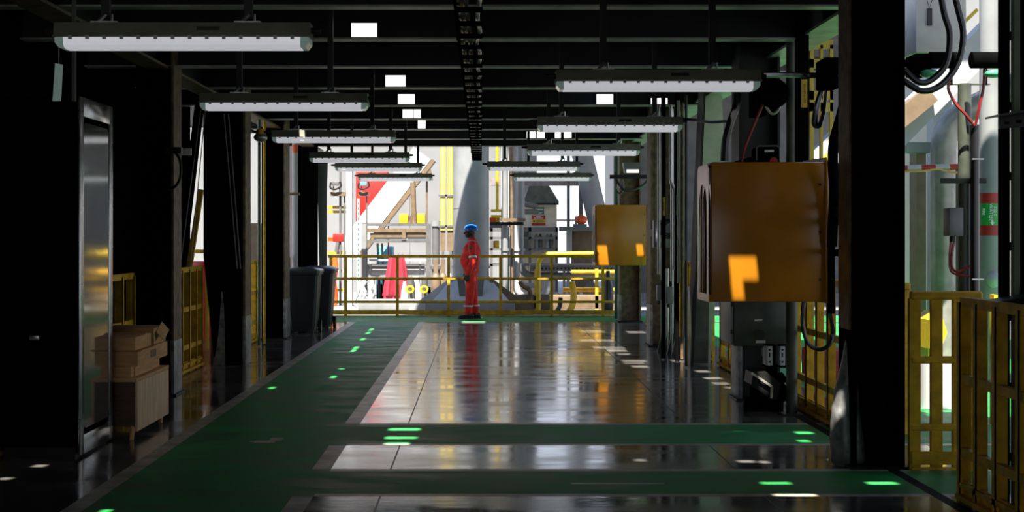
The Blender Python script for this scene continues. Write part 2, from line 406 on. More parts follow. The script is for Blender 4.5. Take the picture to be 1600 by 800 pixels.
# ------------------------------------------------------------------ strip lamps
def lamp(xc, y, label, zb=2.6, struts=(-.42, .42), beam_top=3.74):
    r = thing('strip_lamp', label, 'lamp', (xc, y, zb), 'strip lamps under the ceiling')
    L = .675
    build('housing', M().prism([(y-.09, zb+.065), (y-.075, zb+.135), (y+.075, zb+.135), (y+.09, zb+.065)], 'x', xc-L, xc+L), OLIVE, r)
    build('gasket_rail', M().box(xc-L-.006, xc+L+.006, y-.096, y+.096, zb+.057, zb+.069, .003), OLIVE, r)
    build('diffuser', M().prism([(y-.085, zb+.058), (y-.075, zb+.018), (y-.05, zb), (y+.05, zb), (y+.075, zb+.018), (y+.085, zb+.058)], 'x', xc-L+.05, xc+L-.05), LAMP, r)
    for s in (-1, 1):
        a, b = sorted((xc+s*(L-.05), xc+s*(L-.004)))
        build('diffuser_end', M().prism([(a, zb+.058), (b, zb+.058), (b, zb+.03), (b-.02 if s > 0 else b, zb+.004), (a if s > 0 else a+.02, zb+.004), (a, zb+.03)], 'y', y-.08, y+.08), LENS, r)
    for k in range(14):
        x = xc-.585+k*.09
        build('clip', M().box(x-.009, x+.009, y-.101, y-.085, zb+.045, zb+.066), WHITE, r)
    for s in struts:
        h = build('hanger', M().box(xc+s-.022, xc+s+.022, y-.02, y+.02, zb+.17, beam_top), SOOT, r)
        build('clamp', M().box(xc+s-.07, xc+s+.07, y-.05, y+.05, zb+.136, zb+.146).cyl((xc+s-.035, y-.03, zb+.14), (xc+s+.01, y-.03, zb+.185), .012, n=8).cyl((xc+s+.03, y, zb+.14), (xc+s+.03, y, zb+.19), .008, n=8), STEEL, h)
    for s, e in ((-1, .07), (1, .05)): build('cable_gland', M().cyl((xc+s*L, y, zb+.10), (xc+s*(L+e), y, zb+.10), .018, .012), SOOT, r)
    build('label_plate', M().box(xc+.08, xc+.2, y-.088, y-.078, zb+.092, zb+.112), SOOT, r)
    return r
lamp(-1.58, 7.58, 'nearest lit strip lamp of the left row with wide glowing diffuser', 2.59, (-.42, .34))
lamp(-1.59, 11.5, 'second lit strip lamp of the left row hanging before the broad tapered column', 2.61, (-.365, .37))
lamp(-1.62, 15.65, 'third lit strip lamp of the left row counting from the camera', 2.62)
lamp(-1.65, 19.3, 'fourth lit strip lamp of the left row counting from the camera', 2.59)
lamp(-1.6, 22.2, 'fifth lit strip lamp of the left row, last but one before the railing', 2.6)
lamp(-1.58, 26.1, 'farthest lit strip lamp of the left row nearest the far railing', 2.6)
lamp(1.17, 9.46, 'nearest lit strip lamp of the right row above the nearer orange phone hood', 2.56, (-.36, .365))
lamp(1.20, 13.3, 'second lit strip lamp of the right row counting from the camera', 2.57, (-.45, .42))
lamp(1.23, 17.1, 'third lit strip lamp of the right row counting from the camera', 2.56)
lamp(.76, 20.7, 'fourth lit strip lamp of the right row set further in than the others', 2.54)
lamp(1.24, 24.7, 'farthest lit strip lamp of the right row nearest the far railing', 2.55)

# small square lamps on the beams
def flood(px, py, wp, hp, ib, label):
    y = BEAMS[ib]-.08; s = F/y
    c = P(px, py, y); wx, hz = wp/s/2, hp/s/2; z0 = ZB+.017
    r = thing('flood_lamp', label, 'lamp', (c.x, y, z0), 'square lamps on the cross beams')
    build('case', M().box(c.x-wx-.006, c.x+wx+.006, y+.004, y+.07, z0, z0+2*hz+.014, .004), SOOT, r)
    build('glass', M().box(c.x-wx, c.x+wx, y-.004, y+.003, z0+.004, z0+.006+2*hz), FLOOD, r)
for q in [(569, 50, 40, 21, 5, 'largest lit square lamp left of the cable run on the nearest lit beam'),
          (618, 129, 31, 17, 7, 'second lit square lamp back along the left lamp line'),
          (635, 156, 26, 15, 8, 'third lit square lamp back along the left lamp line'),
          (637, 178, 16, 13, 9, 'left one of two small square lamps side by side on a left beam'),
          (652, 178, 11, 13, 9, 'right one of two small square lamps side by side on a left beam'),
          (659, 196, 12, 12, 10, 'narrow lit square lamp just beyond the side by side pair'),
          (945, 157, 26, 15, 8, 'lit square lamp over the second right strip lamp, left of its pair'),
          (1030, 161, 26, 9, 8, 'flat lit square lamp over the second right strip lamp, right of its pair'),
          (830, 211, 14, 10, 11, 'lit square lamp far down the right side, left of three'),
          (845, 211, 12, 10, 11, 'lit square lamp far down the right side, middle of three'),
          (880, 210, 26, 9, 11, 'wide lit square lamp far down the right side, right of three')]: flood(*q)

# cable run down the middle of the ceiling
r = thing('cable_ladder', 'narrow black cable ladder hung down the middle of the ceiling with cable ties', 'cable tray', (-.1, 17, 3.06))
xa = -.165; xb = -.02
build('side_rail', M().box(xa-.012, xa, 7, 27, 3.06, 3.12), BLACK, r)
for k in range(34):
    y = 7.3+k*.6
    build('rung', M().box(xa-.01, xb+.03, y-.03, y+.03, 3.03, 3.06, .004), BLACK, r)
build('cable', M().path([(xa+.03+.01*math.sin(k*2.1), 7+k*.8, 3.085) for k in range(26)], .022, 6, 3), RUBBER, r)
build('cable', M().path([(xa+.075+.01*math.sin(k*1.3+1), 7+k*.8, 3.08) for k in range(26)], .02, 6, 3), RUBBER, r)
build('hanger', M().box(xa-.02, xa, 10.6, 10.68, 3.06, 3.3).box(xa-.02, xa, 18.66, 18.74, 3.06, 3.3).box(xa-.02, xa, 25.16, 25.24, 3.06, 3.3), BLACK, r)
single('flexible_conduit', M().path([(xb+.014*math.sin(k*2.4)+.004*math.sin(k*5.1), 7+k*.55, 3.075+.008*math.sin(k*1.7)) for k in range(37)], .016, 8, 4), HOSE, 'pale wavy flexible conduit tied along the ceiling cable ladder', 'conduit')

# ------------------------------------------------------------------ railings
def rail_x(x0, x1, y, posts, label, name='handrail', col=YEL, flat=.055):
    r = thing(name, label, 'railing', ((x0+x1)/2, y, 0))
    build('top_rail', M().bar((x0, y, 1.19), (x1, y, 1.19), .06, .06, b=.012), col, r)
    for z in (.75, .29): build('mid_rail', M().bar((x0, y, z), (x1, y, z), .05, .05, b=.01), col, r)
    for p in posts: build('post', M().box(p-flat/2, p+flat/2, y-.02, y+.03, 0, 1.17), col, r)
    build('toe_plate', M().box(x0, x1, y-.045, y-.03, .04, .13).box(x0, x1, y-.045, y-.0, .005, .02), col, r)
    return r
rail_x(-3.03, 2.7, 28.1, [X(p, 28.1) for p in (517, 540, 621, 701, 782, 862, 942)], 'long yellow railing across the far end of the deck behind the worker')
def rail_y(x, y0, y1, posts, label, side=1, z=1.2):
    """railing along the deck; flat posts turn their broad face to the camera"""
    r = thing('handrail', label, 'railing', (x, (y0+y1)/2, 0))
    build('top_rail', M().box(x-.02, x+.02, y0, y1, z-.03, z+.03), YEL, r)
    for q in (.74, .30): build('mid_rail', M().box(x-.02, x+.02, y0, y1, q-.028, q+.028), YEL, r)
    for p in posts:
        a, b = (x-.03, x+.042) if side > 0 else (x-.05, x+.03)
        c, d = (x-.03, x-.022) if side > 0 else (x+.022, x+.03)
        build('post', M().box(a, b, p, p+.008, 0, z).box(c, d, p, p+.05, 0, z), YEL, r)
    s = .05*side
    build('toe_plate', M().box(min(x, x-s), max(x, x-s), y0, y1, .02, .05).box(min(x, x-.6*s), max(x, x-.6*s), y0, y1, .09, .12).box(x-.006, x+.006, y0, y1, 0, .13), YEL, r)
    return r
rail_y(-3.5, 9.2, 10.6, [9.3, 10.55], 'short yellow railing piece at the left picture edge behind the dark cabinet', -1)
rail_y(-3.47, 12.6, 14.15, [12.7, 13.2, 13.65, 14.1], 'yellow railing behind the cardboard cartons beside the first left column', -1)
rail_y(-3.45, 14.8, 17.5, [14.9, 15.4, 15.9, 16.3, 16.7, 17.1, 17.45], 'yellow railing between the first left column and the broad tapered column', -1)
rail_y(-3.43, 18.2, 21.9, [18.3, 18.9, 19.5, 20.0, 20.5, 21.0, 21.5, 21.85], 'yellow railing between the tapered column and the column by the bins', -1)
rail_y(-3.43, 22.7, 25.4, [22.8, 23.5, 24.2, 24.8, 25.3], 'yellow railing running behind the two wheelie bins', -1)
rail_y(2.9, 6.2, 8.56, [6.4, 6.8, 7.2, 7.6, 7.95, 8.26, 8.54], 'nearest yellow railing at the right picture edge with close upright bars')
rail_x(2.93, 3.42, 9.72, [2.96, 3.11, 3.26, 3.38], 'yellow railing panel right of the big black foreground column', flat=.075)
rail_y(2.95, 11.5, 13.6, [11.55, 12.0, 12.4, 12.8, 13.3], 'yellow railing below the nearer orange phone hood')
rail_x(2.98, 3.45, 11.45, [3.0, 3.12, 3.3, 3.43], 'yellow railing end panel seen just left of the big black foreground column', flat=.06)
rail_y(2.95, 14.3, 17.5, [14.4, 15, 15.6, 16.2, 16.8, 17.4], 'yellow railing behind the dark electrical boxes on the right')
rail_y(2.93, 18, 20.4, [18.1, 18.7, 19.3, 19.9, 20.3], 'yellow railing behind the conduit rack on the right')
rail_y(2.97, 21.1, 25.4, [21.2, 21.9, 22.6, 23.3, 24, 24.7, 25.3], 'yellow railing right of the farther orange phone hood')
# ------------------------------------------------------------------ left side: cabinet, cartons, bins
r = thing('steel_cabinet', 'tall black cabinet in the left foreground with a polished framed door panel on its side', 'cabinet', (-3.17, 10.65, 0))
build('body', M().box(-3.46, -2.895, 10.18, 11.1, .08, 2.6, .012), BLACK, r)
build('plinth', M().box(-3.43, -2.92, 10.22, 11.06, 0, .08), SOOT, r)
f = M(); xf = -2.895
f.box(xf, xf+.022, 10.2, 10.285, .02, 2.6, .004).box(xf, xf+.022, 11.0, 11.09, .02, 2.6, .004).box(xf, xf+.022, 10.285, 11.0, 2.46, 2.6, .004).box(xf, xf+.022, 10.285, 11.0, .02, .16, .004)
d = build('door', f, SHINY, r)
p = []
for cx, cz, a0 in ((10.93, 2.36, 0), (10.36, 2.36, 90), (10.36, .26, 180), (10.93, .26, 270)):
    for k in range(5):
        t = math.radians(a0+k*22.5); p.append((cx+.06*math.cos(t), cz+.06*math.sin(t)))
build('door_panel', M().prism(p, 'x', xf+.002, xf+.015), DOORM, d)
h = build('handle', M().box(X(48, 10.17), X(64, 10.17), 10.13, 10.18, Z(531, 10.17), Z(523, 10.17), .006), STEEL, r)

single('cardboard_carton', M().box(-3.2, -2.76, 11.2, 12.2, .481, .565, .004).box(-2.76, -2.75, 11.3, 11.9, .481, .56), CARD, 'lowest flat cardboard carton lying on the plywood sided stand', 'carton', 'cartons on the stand')
r = thing('cardboard_carton', 'middle cardboard carton with a dark printed smudge, second on the plywood sided stand', 'carton', (-2.95, 11.7, .566), 'cartons on the stand')
build('body', M().box(-3.25, -2.71, 11.22, 12.28, .566, .69, .004), CARD, r)
build('print', M().box(-2.711, -2.708, 11.65, 11.85, .60, .66), RUST, r)
build('flap', M().box(-2.72, -2.68, 11.2, 11.75, .684, .694), CARD, r)
single('cardboard_carton', M().box(-3.2, -2.72, 11.18, 11.72, .695, .80, .004).box(-3.2, -2.715, 11.5, 11.55, .80, .81), CARD, 'upper nearer cardboard carton topmost on the stand by the cabinet', 'carton', 'cartons on the stand')
single('cardboard_carton', M().box(-3.15, -2.72, 11.82, 12.26, .695, .83, .004).bar((-2.72, 12.0, .83), (-2.66, 12.02, .76), .3, .006, up=(1, 0, .3)), CARD, 'upper farther cardboard carton with a raised flap, on the stand by the column', 'carton', 'cartons on the stand')
r = thing('wooden_stand', 'low plywood sided stand on splayed legs carrying cardboard cartons', 'stand', (-3.0, 11.7, 0))
build('frame', M().box(-3.28, -2.72, 11.17, 12.28, .10, .45), DWOOD, r)
build('top_board', M().box(-3.3, -2.70, 11.14, 12.3, .45, .48, .004), CARD, r)
build('side_panel', M().box(-2.72, -2.70, 11.17, 12.29, .06, .45, .003), WOOD, r)
for yy, dx in ((11.2, -.03), (12.2, -.03)):
    build('leg', M().path([(-2.75, yy, .14), (-2.74, yy-.03, .07), (-2.73, yy-.10, .0)], .017, 8), CARD, r)
    build('leg', M().cyl((-3.25, yy, .12), (-3.25, yy-.05, 0), .02), DWOOD, r)

def bin_(x, y, lidm, label):
    r = thing('wheelie_bin', label, 'bin', (x, y, 0))
    m = M(); b = m.bm
    def ring(hx, y0, y1, z, ch=.04):
        pts = [(-hx+ch, y0), (hx-ch, y0), (hx, y0+ch), (hx, y1-ch), (hx-ch, y1), (-hx+ch, y1), (-hx, y1-ch), (-hx, y0+ch)]
        return [b.verts.new((x+p[0], y+p[1], z)) for p in pts]
    rs = [ring(.20, -.26, .24, .03), ring(.235, -.30, .26, .45), ring(.265, -.335, .3, .95), ring(.29, -.36, .32, .96), ring(.29, -.36, .32, 1.0), ring(.25, -.32, .28, 1.0)]
    for q0, q1 in zip(rs, rs[1:]):
        for k in range(8): b.faces.new((q0[k], q0[(k+1) % 8], q1[(k+1) % 8], q1[k]))
    b.faces.new(rs[0]); b.faces.new(rs[-1])
    m.box(x-.19, x-.12, y-.29, y-.2, 0, .06)
    m.box(x+.12, x+.19, y-.29, y-.2, 0, .06)
    build('body', m, BINM, r)
    l = M(); b = l.bm
    q = [ring2 for ring2 in ()]
    def ring3(hx, y0, y1, z, ch=.05):
        pts = [(-hx+ch, y0), (hx-ch, y0), (hx, y0+ch), (hx, y1-ch), (hx-ch, y1), (-hx+ch, y1), (-hx, y1-ch), (-hx, y0+ch)]
        return [b.verts.new((x+p[0], y+p[1], z)) for p in pts]
    rs = [ring3(.305, -.385, .33, .995), ring3(.305, -.385, .33, 1.025), ring3(.27, -.33, .3, 1.05), ring3(.16, -.2, .2, 1.075)]
    for q0, q1 in zip(rs, rs[1:]):
        for k in range(8): b.faces.new((q0[k], q0[(k+1) % 8], q1[(k+1) % 8], q1[k]))
    b.faces.new(rs[0]); b.faces.new(rs[-1])
    build('lid', l, lidm, r)
    build('handle', M().path([(x-.22, y+.33, .96), (x-.22, y+.41, .99), (x+.22, y+.41, .99), (x+.22, y+.33, .96)], .016, 8, 0), BINM, r)
    for s in (-1, 1): build('wheel', M().cyl((x+s*.21, y+.27, .1), (x+s*.26, y+.27, .1), .1, n=20), RUBBER, r)
bin_(-2.93, 23.5, mat('green_lid', (.035, .055, .05), .3), 'black wheelie bin with a grey green lid, the nearer of the two by the column')
bin_(-2.80, 24.6, mat('blue_lid', (.012, .022, .08), .3), 'black wheelie bin with a dark blue lid standing behind the other bin')

# pipes and conduits between the left columns
single('wall_conduit', M().cyl((X(405, 20.5), 20.5, 0.02), (X(405, 20.5), 20.5, 3.3), .022), GREEN, 'thin green vertical pipe between the tapered column and the column by the bins', 'pipe')
single('wall_conduit', M().cyl((X(413, 20.8), 20.8, 0.02), (X(413, 20.8), 20.8, 3.3), .02), YEL, 'thin yellow vertical conduit beside the thin green pipe', 'conduit')
r = thing('white_pipe', 'white vertical pipe with an orange band behind the column by the bins', 'pipe', (X(461, 25), 25, 0))
build('shaft', M().cyl((X(461, 25), 25, 0), (X(461, 25), 25, 3.25), .05), WHITE, r)
build('band', M().cyl((X(461, 25), 25, Z(239, 25)), (X(461, 25), 25, Z(226, 25)), .053), ORANGE, r)
build('clamp', M().box(X(450, 25), X(468, 25), 24.93, 25.08, Z(305, 25), Z(301, 25)), RUST, r)
r = thing('hanging_light', 'small round bulkhead lamp on a bracket beside the third left strip lamp', 'lamp', tuple(P(402, 215, 18.4)))
build('bracket', M().box(X(374, 18.4), X(424, 18.4), 18.38, 18.44, Z(208, 18.4), Z(204, 18.4)).box(-2.97, -2.93, 18.0, 18.44, Z(208, 18.4), Z(204, 18.4)).box(-3.15, -2.93, 18.38, 18.44, Z(208, 18.4), Z(204, 18.4)), SOOT, r)
build('globe', M().ell(P(407, 215, 18.4), (.09, .09, .06)), STEEL, r)
build('cap', M().cyl(P(407, 213, 18.4), P(407, 202, 18.4), .05), YEL, r)
r = thing('wall_tag', 'pale hanging sheet strip at the upper left beneath the nearest left strip lamp', 'tag', tuple(P(90, 158, 8.2)))
build('sheet', M().prism([(X(82, 8.2), Z(158, 8.2)), (X(95, 8.2), Z(158, 8.2)), (X(98, 8.2), Z(101, 8.2)), (X(86, 8.2), Z(99, 8.2))], 'y', 8.2, 8.206), LENS, r)  # sheet takes the glowing lens material though it is no lamp
build('string', M().cyl(P(92, 100, 8.2), P(92, 40, 8.2), .003, n=6), HOSE, r)
single('steel_strut', M().box(X(112, 9), X(117, 9), 9, 9.03, Z(158, 9), 3.74), DGREEN, 'thin vertical hanging strut beside the pale sheet strip at upper left', 'strut')
r = thing('cable_loop', 'black cable loop hung on the first left column', 'cable', tuple(P(272, 300, 14.1)))
build('loop', M().path([P(272, 236, 14.1), P(281, 250, 14.1), P(282, 275, 14.1), P(274, 291, 14.1), P(262, 296, 14.1)], .014), RUBBER, r)
build('strap', M().box(X(258, 14.15), X(284, 14.15), 14.12, 14.19, Z(240, 14.15), Z(230, 14.15)), RUBBER, r)

# ------------------------------------------------------------------ orange phone hoods
def hood(x0, x1, z0, z1, y, dep, label):
    r = thing('phone_hood', label, 'phone hood', ((x0+x1)/2, y+dep/2, z0))
    R = .05
    # front panel, back panel, top: one moulded shell open on its left side through an arch
    build('shell', M().box(x0+.02, x1, y, y+.04, z0, z1, .018).box(x0+.02, x1, y+dep-.04, y+dep, z0, z1, .018).box(x0+.02, x1, y+.01, y+dep-.01, z1-.045, z1, .018)
          .box(x1-.04, x1-.002, y+.02, y+dep-.02, z0+.01, z1-.01), GRP, r)
    # left face with arch opening
    m = M(); b = m.bm; n = 16; cy = y+dep/2; a = dep/2-.085; zt = z1-.16-a
    arch = [(cy-a, z0+.06)]+[(cy-a*math.cos(math.pi*k/n), zt+a*math.sin(math.pi*k/n)) for k in range(n+1)]+[(cy+a, z0+.06)]
    outer = [(y, z0+.06)]+[(y+dep*k/n, z1-.012) for k in range(n+1)]+[(y+dep, z0+.06)]
    outer[1] = (y, zt); outer[-2] = (y+dep, zt)
    outer[2] = (y+.002, z1-.04); outer[-3] = (y+dep-.002, z1-.04)
    for xx in (x0, x0+.03):
        A = [b.verts.new((xx, *q)) for q in arch]; B = [b.verts.new((xx, *q)) for q in outer]
        for k in range(len(A)-1): b.faces.new((A[k], A[k+1], B[k+1], B[k]))
    m.box(x0, x0+.03, y, y+dep, z0, z0+.06)
    build('arch_front', m, LGREY if False else GRP, r)
    build('lining', M().box(x0+.05, x1-.05, y+.045, y+.08, z0+.02, z1-.06).box(x0+.05, x1-.05, y+dep-.08, y+dep-.045, z0+.02, z1-.06).box(x1-.08, x1-.045, y+.08, y+dep-.08, z0+.02, z1-.06).box(x0+.05, x1-.05, y+.08, y+dep-.08, z1-.09, z1-.05), GRPIN, r)
    build('back_flange', M().box(x1-.006, x1+.014, y-.012, y+dep+.012, z0-.01, z1+.012, .005), GRP, r)
    for zz in (.16, .5, .84): build('bolt', M().cyl((x1-.05, y-.006, z0+zz*(z1-z0)), (x1-.05, y+.002, z0+zz*(z1-z0)), .011, n=8), INK, r)
    return r
h1 = hood(X(1088, H1Y+.55)+.01, X(1291, H1Y), Z(472, H1Y), Z(253, H1Y), H1Y, .55, 'nearer large orange phone hood on the right with a P shaped patch of sun')
h2 = hood(X(928, H2Y)+.02, X(1011, H2Y), Z(415, H2Y), Z(320, H2Y), H2Y, .62, 'farther orange phone hood on the right above the end of the railing')
build('bracket', M().box(2.6, 2.9, H2Y+.61, 26.32, 1.5, 1.7), SOOT, h2)
r = thing('hood_bracket', 'black vertical pole with two arms holding the nearer phone hood to the foreground column', 'bracket', (X(1298, 10.95), 10.95, Z(488, 10.95)))
build('pole', M().cyl(P(1299, 490, 10.95), P(1299, 385, 10.95), .028).path([P(1300, 385, 10.95), P(1303, 300, 10.9), P(1302, 230, 10.8), P(1318, 165, 10.7), P(1325, 110, 10.6)], .04, 10), BLACK, r)
for py in (317, 345, 395): build('arm', M().bar(P(1302, py, 10.9), (2.6, 10.12, Z(py, 10.3)), .05, .05), BLACK, r)
single('cable', M().path([P(1256, 470, 11.2), P(1254, 505, 11.2), P(1262, 535, 11.2), P(1280, 546, 11.2), P(1296, 538, 11.2), P(1301, 515, 11.2), P(1296, 485, 11.0)], .017), RUBBER, 'thick black cable looping below the nearer orange phone hood', 'cable')
r = thing('flared_panel', 'pale slotted guard plate peeking over the back corner of the nearer phone hood', 'guard', tuple(P(1270, 252, 11.6)))
build('plate', M().prism([(X(1253, 11.6), Z(252, 11.6)), (X(1290, 11.6), Z(246, 11.6)), (X(1291, 11.6), Z(300, 11.6)), (X(1253, 11.6), Z(300, 11.6))], 'y', 11.552, 11.57), TAN, r)

# ------------------------------------------------------------------ right side: electrical gear
r = thing('electrical_cabinet', 'grey green electrical cabinet with pale door just below the nearer phone hood', 'cabinet', (2.45, 13.3, .6))
build('body', M().box(2.31, 2.79, 13.0, 13.6, Z(541, 13), 1.06, .006), DGREEN, r)
build('door', M().box(2.285, 2.31, 13.02, 13.6, Z(541, 13)+.02, 1.05, .005), LGREY, r)
for zz in (.7, .95): build('hinge', M().box(2.28, 2.31, 13.0, 13.02, zz, zz+.04), INK, r)
build('dial', M().cyl(P(1188, 523, 12.99), P(1188, 523, 12.95), .045), INK, r)
build('label_plate', M().box(X(1179, 13), X(1191, 13), 12.994, 13.0, Z(502, 13), Z(499, 13)).box(X(1181, 13), X(1196, 13), 12.994, 13.0, Z(536, 13), Z(532, 13)), PAPER, r)
build('bracket', M().box(2.5, 2.7, 13.6, 13.83, .75, .9), SOOT, r)
single('steel_post', M().cyl((X(1237, 12.7), 12.7, 0), (X(1237, 12.7), 12.7, 3.34), .05, n=18).box(X(1237, 12.7)-.09, X(1237, 12.7)+.09, 12.6, 12.8, 0, .015), DGREEN, 'round grey green post rising beside the electrical cabinet behind the nearer hood', 'post')
yb = 12.9
for pa, pb, lab in ((1199, 1212, 'dark junction box with narrow white label, left of the pair below the cabinet'), (1219, 1240, 'dark junction box with narrow white label, right of the pair against the round post')):
    x0, x1 = X(pa, yb), X(pb, yb)
    r = thing('junction_box', lab, 'junction box', ((x0+x1)/2, yb, Z(575, yb)))
    build('body', M().box(x0, x1, yb, yb+.22, Z(575, yb), Z(539, yb), .006), BLACK, r)
    build('label_plate', M().box(x0-.006, x0, yb+.02, yb+.18, Z(571, yb), Z(541, yb)).box(x0, x0+.045, yb-.004, yb, Z(571, yb), Z(541, yb)), PAPER, r)
    build('label_print', M().box(x0+.01, x0+.03, yb-.006, yb-.003, Z(548, yb), Z(545, yb)).box(x0+.012, x0+.026, yb-.006, yb-.003, Z(558, yb), Z(551, yb)).box(x0+.01, x0+.03, yb-.006, yb-.003, Z(567, yb), Z(564, yb)), INK, r)
    build('mount', M().box(x0+.01, x1-.01, yb+.21, yb+.33, Z(560, yb), Z(548, yb)), SOOT, r)
r = thing('control_gear_case', 'tilted dark ribbed case with a white label lying below the junction boxes', 'equipment case', tuple(P(1198, 625, 12.8)))
build('body', M().prism([(X(1172, 12.8), Z(600, 12.8)), (X(1175, 12.8), Z(582, 12.8)), (X(1196, 12.8), Z(580, 12.8)), (X(1218, 12.8), Z(598, 12.8)), (X(1213, 12.8), Z(624, 12.8)), (X(1203, 12.8), Z(623, 12.8))], 'y', 12.75, 13.1), SOOT, r)
build('rim', M().bar(P(1175, 583, 12.73), P(1206, 604, 12.73), .02, .03).bar(P(1206, 604, 12.73), P(1205, 622, 12.73), .02, .03), HOSE, r)
build('label_plate', M().prism([(X(1188, 12.74), Z(598, 12.74)), (X(1196, 12.74), Z(602, 12.74)), (X(1196, 12.74), Z(596, 12.74)), (X(1189, 12.74), Z(592, 12.74))], 'y', 12.735, 12.75), PAPER, r)
build('connector', M().cyl(P(1214, 596, 12.8), P(1226, 588, 12.8), .05).cyl(P(1212, 612, 12.8), P(1228, 606, 12.8), .045).ell(P(1222, 620, 12.8), .05), BLACK, r)
build('stand', M().box(X(1176, 12.8), X(1228, 12.8), 12.95, 13.2, 0, .10).box(X(1185, 12.8), X(1192, 12.8), 12.95, 13.2, 0, .2).box(X(1210, 12.8), X(1228, 12.8), 12.9, 13.2, 0, .3), BLACK, r)

# conduit rack and little boxes farther down the right side
yr = 19.6; sr = F/yr
for i, px in enumerate((1035, 1043, 1050, 1057)):
    r = thing('conduit_leg', 'grey conduit with flared foot, '+('leftmost', 'second from left', 'third from left', 'rightmost')[i]+' of four on the right', 'conduit', (X(px, yr), yr-i*.25, 0), 'conduits rising on the right')
    y = yr-i*.25; x = X(px, y)
    build('pipe', M().cyl((x, y, 0), (x, y, 3.3 if i % 2 == 0 else 1.15), .022), STEEL, r)
    build('foot', M().prism([(x-.07, 0), (x+.10, 0), (x+.06, .24), (x+.0, .30)], 'y', y-.02, y+.03), DGREEN, r)
for px0, px1, py0, py1, lab in ((1027, 1039, 446, 470, 'pale grey junction box, left of the pair on the conduit rack'), (1041, 1052, 448, 475, 'pale grey junction box, right of the pair on the conduit rack')):
    y = 19.0 if px0 < 1040 else 18.8; x0, x1 = X(px0, y), X(px1, y)
    r = thing('junction_box', lab, 'junction box', ((x0+x1)/2, y, Z(py1, y)))
    build('body', M().box(x0, x1, y, y+.12, Z(py1, y), Z(py0, y), .004), LGREY, r)
    build('cover', M().box(x0+.01, x1-.01, y-.012, y, Z(py1-2, y), Z(py0+2, y), .003), LGREY, r)
    build('gland', M().cyl((x1-.03, y+.05, Z(py0, y)), (x1-.03, y+.05, Z(py0, y)+.07), .02).cyl((x0+.03, y+.05, Z(py1, y)-.05), (x0+.03, y+.05, Z(py1, y)), .015), SOOT, r)
r = thing('distribution_box', 'silver box with a coil of black cable beside the farther phone hood', 'junction box', tuple(P(1036, 387, 19.3)))
build('body', M().box(X(1022, 19.3), X(1050, 19.3), 19.3, 19.5, Z(387, 19.3), Z(344, 19.3), .006), GREY, r)
build('mount', M().box(X(1030, 19.5), X(1042, 19.5), 19.5, 20.5, Z(370, 19.5), Z(358, 19.5)), SOOT, r)
build('door', M().box(X(1024, 19.3), X(1036, 19.3), 19.28, 19.3, Z(385, 19.3), Z(346, 19.3), .004), SHINY, r)
m = M()
for k in range(4):
    cx, cz = X(1045, 19.2)+.02*math.sin(k*2), Z(357, 19.2)+.015*math.cos(k*3)
    m.path([(cx+(.075+.01*k)*math.cos(t*math.pi/6), 19.22-.02*k, cz+(.09+.01*k)*math.sin(t*math.pi/6)) for t in range(13)], .011, 6, 2)
single('cable_coil', m, RUBBER, 'coil of black cable hanging on the silver box beside the farther phone hood', 'cable')
# tall conduits, channels, tags
for px, y, rr, z0, z1, mt, lab in (
    (1029, 18.4, .018, 1.1, 3.3, STEEL, 'thin steel conduit running up just right of the farther hood'),
    (1066, 18.2, .022, .02, 3.3, RUST, 'thin brown conduit rising left of the pale tapered column'),
    (1060, 17.9, .02, 1.0, 3.3, PALE, 'thin pale conduit rising left of the pale tapered column'),
    (1072, 17.2, .016, 0.02, 3.3, SOOT, 'thin black conduit rising close to the pale tapered column')):
    single('wall_conduit', M().cyl((X(px, y), y, z0), (X(px, y), y, z1), rr), mt, lab, 'conduit')
single('wall_conduit', M().bend([(X(1048, 18.6), 18.6, 3.3), P(1048, 285, 18.6), P(1054, 296, 18.6), (X(1054, 18.6), 18.6, 1.15)], .024, .05), STEEL, 'grey conduit with a kink halfway up, right of the farther phone hood', 'conduit')
def tag(px0, px1, py0, py1, y, s, lab, backing):
    r = thing('tray_post', lab, 'channel post', (X((px0+px1)/2, y), y, backing[2]))
    build('channel', M().box(X(backing[0], y), X(backing[1], y), y, y+.06, backing[2], 3.74).box(X(backing[0], y), X(backing[0], y)+.01, y-.02, y, backing[2], 3.74), BLACK, r)
    build('label_plate', M().box(X(px0, y), X(px1, y), y-.008, y-.001, Z(py1, y), Z(py0, y)), LABY, r)
    text(r, 'lettering', s, abs(px1-px0)*y/F*.78*min(1, 9/len(s)*((py1-py0)/(px1-px0))/5), ((X(px0, y)+X(px1, y))/2, y-.010, (Z(py0, y)+Z(py1, y))/2), (math.pi/2, math.pi/2, 0), INK)
tag(1252, 1261, 124, 168, 12.3, 'EC-MIT-L-578', 'black channel post with a yellow lettered strip reading EC-MIT-L-578', (1244, 1264, 2.1))
tag(1234, 1240, 134, 176, 12.9, 'EC-MIT-L-402', 'dark channel post with a narrow yellow strip left of the lettered post', (1231, 1243, 2.1))
tag(1034, 1039, 308, 337, 18.3, 'EC-L-21', 'dark post with a yellow tag, left of two beyond the farther hood', (1034, 1040, .02))
tag(1055, 1060, 305, 336, 18.0, 'EC-L-22', 'dark post with a yellow tag, right of two beyond the farther hood', (1055, 1061, .02))
single('steel_strut', M().cyl((X(1241.5, 13), 13, 2.1), (X(1241.5, 13), 13, 3.4), .008), YEL, 'thin yellow rod between the two lettered channel posts', 'rod')
r = thing('loudspeaker', 'black horn loudspeaker high up behind the nearest right strip lamp', 'loudspeaker', tuple(P(1207, 180, 12.6)))
build('horn', M().path([P(1200, 140, 12.6), P(1206, 143, 12.4), P(1209, 146, 12.15)], [.05, .05, .06, .07, .08, .09, .10, .11, .115, .12, .125, .125, .13], 16), BLACK, r)
build('driver', M().cyl(P(1195, 138, 12.65), P(1190, 137, 12.95), .07), BLACK, r)
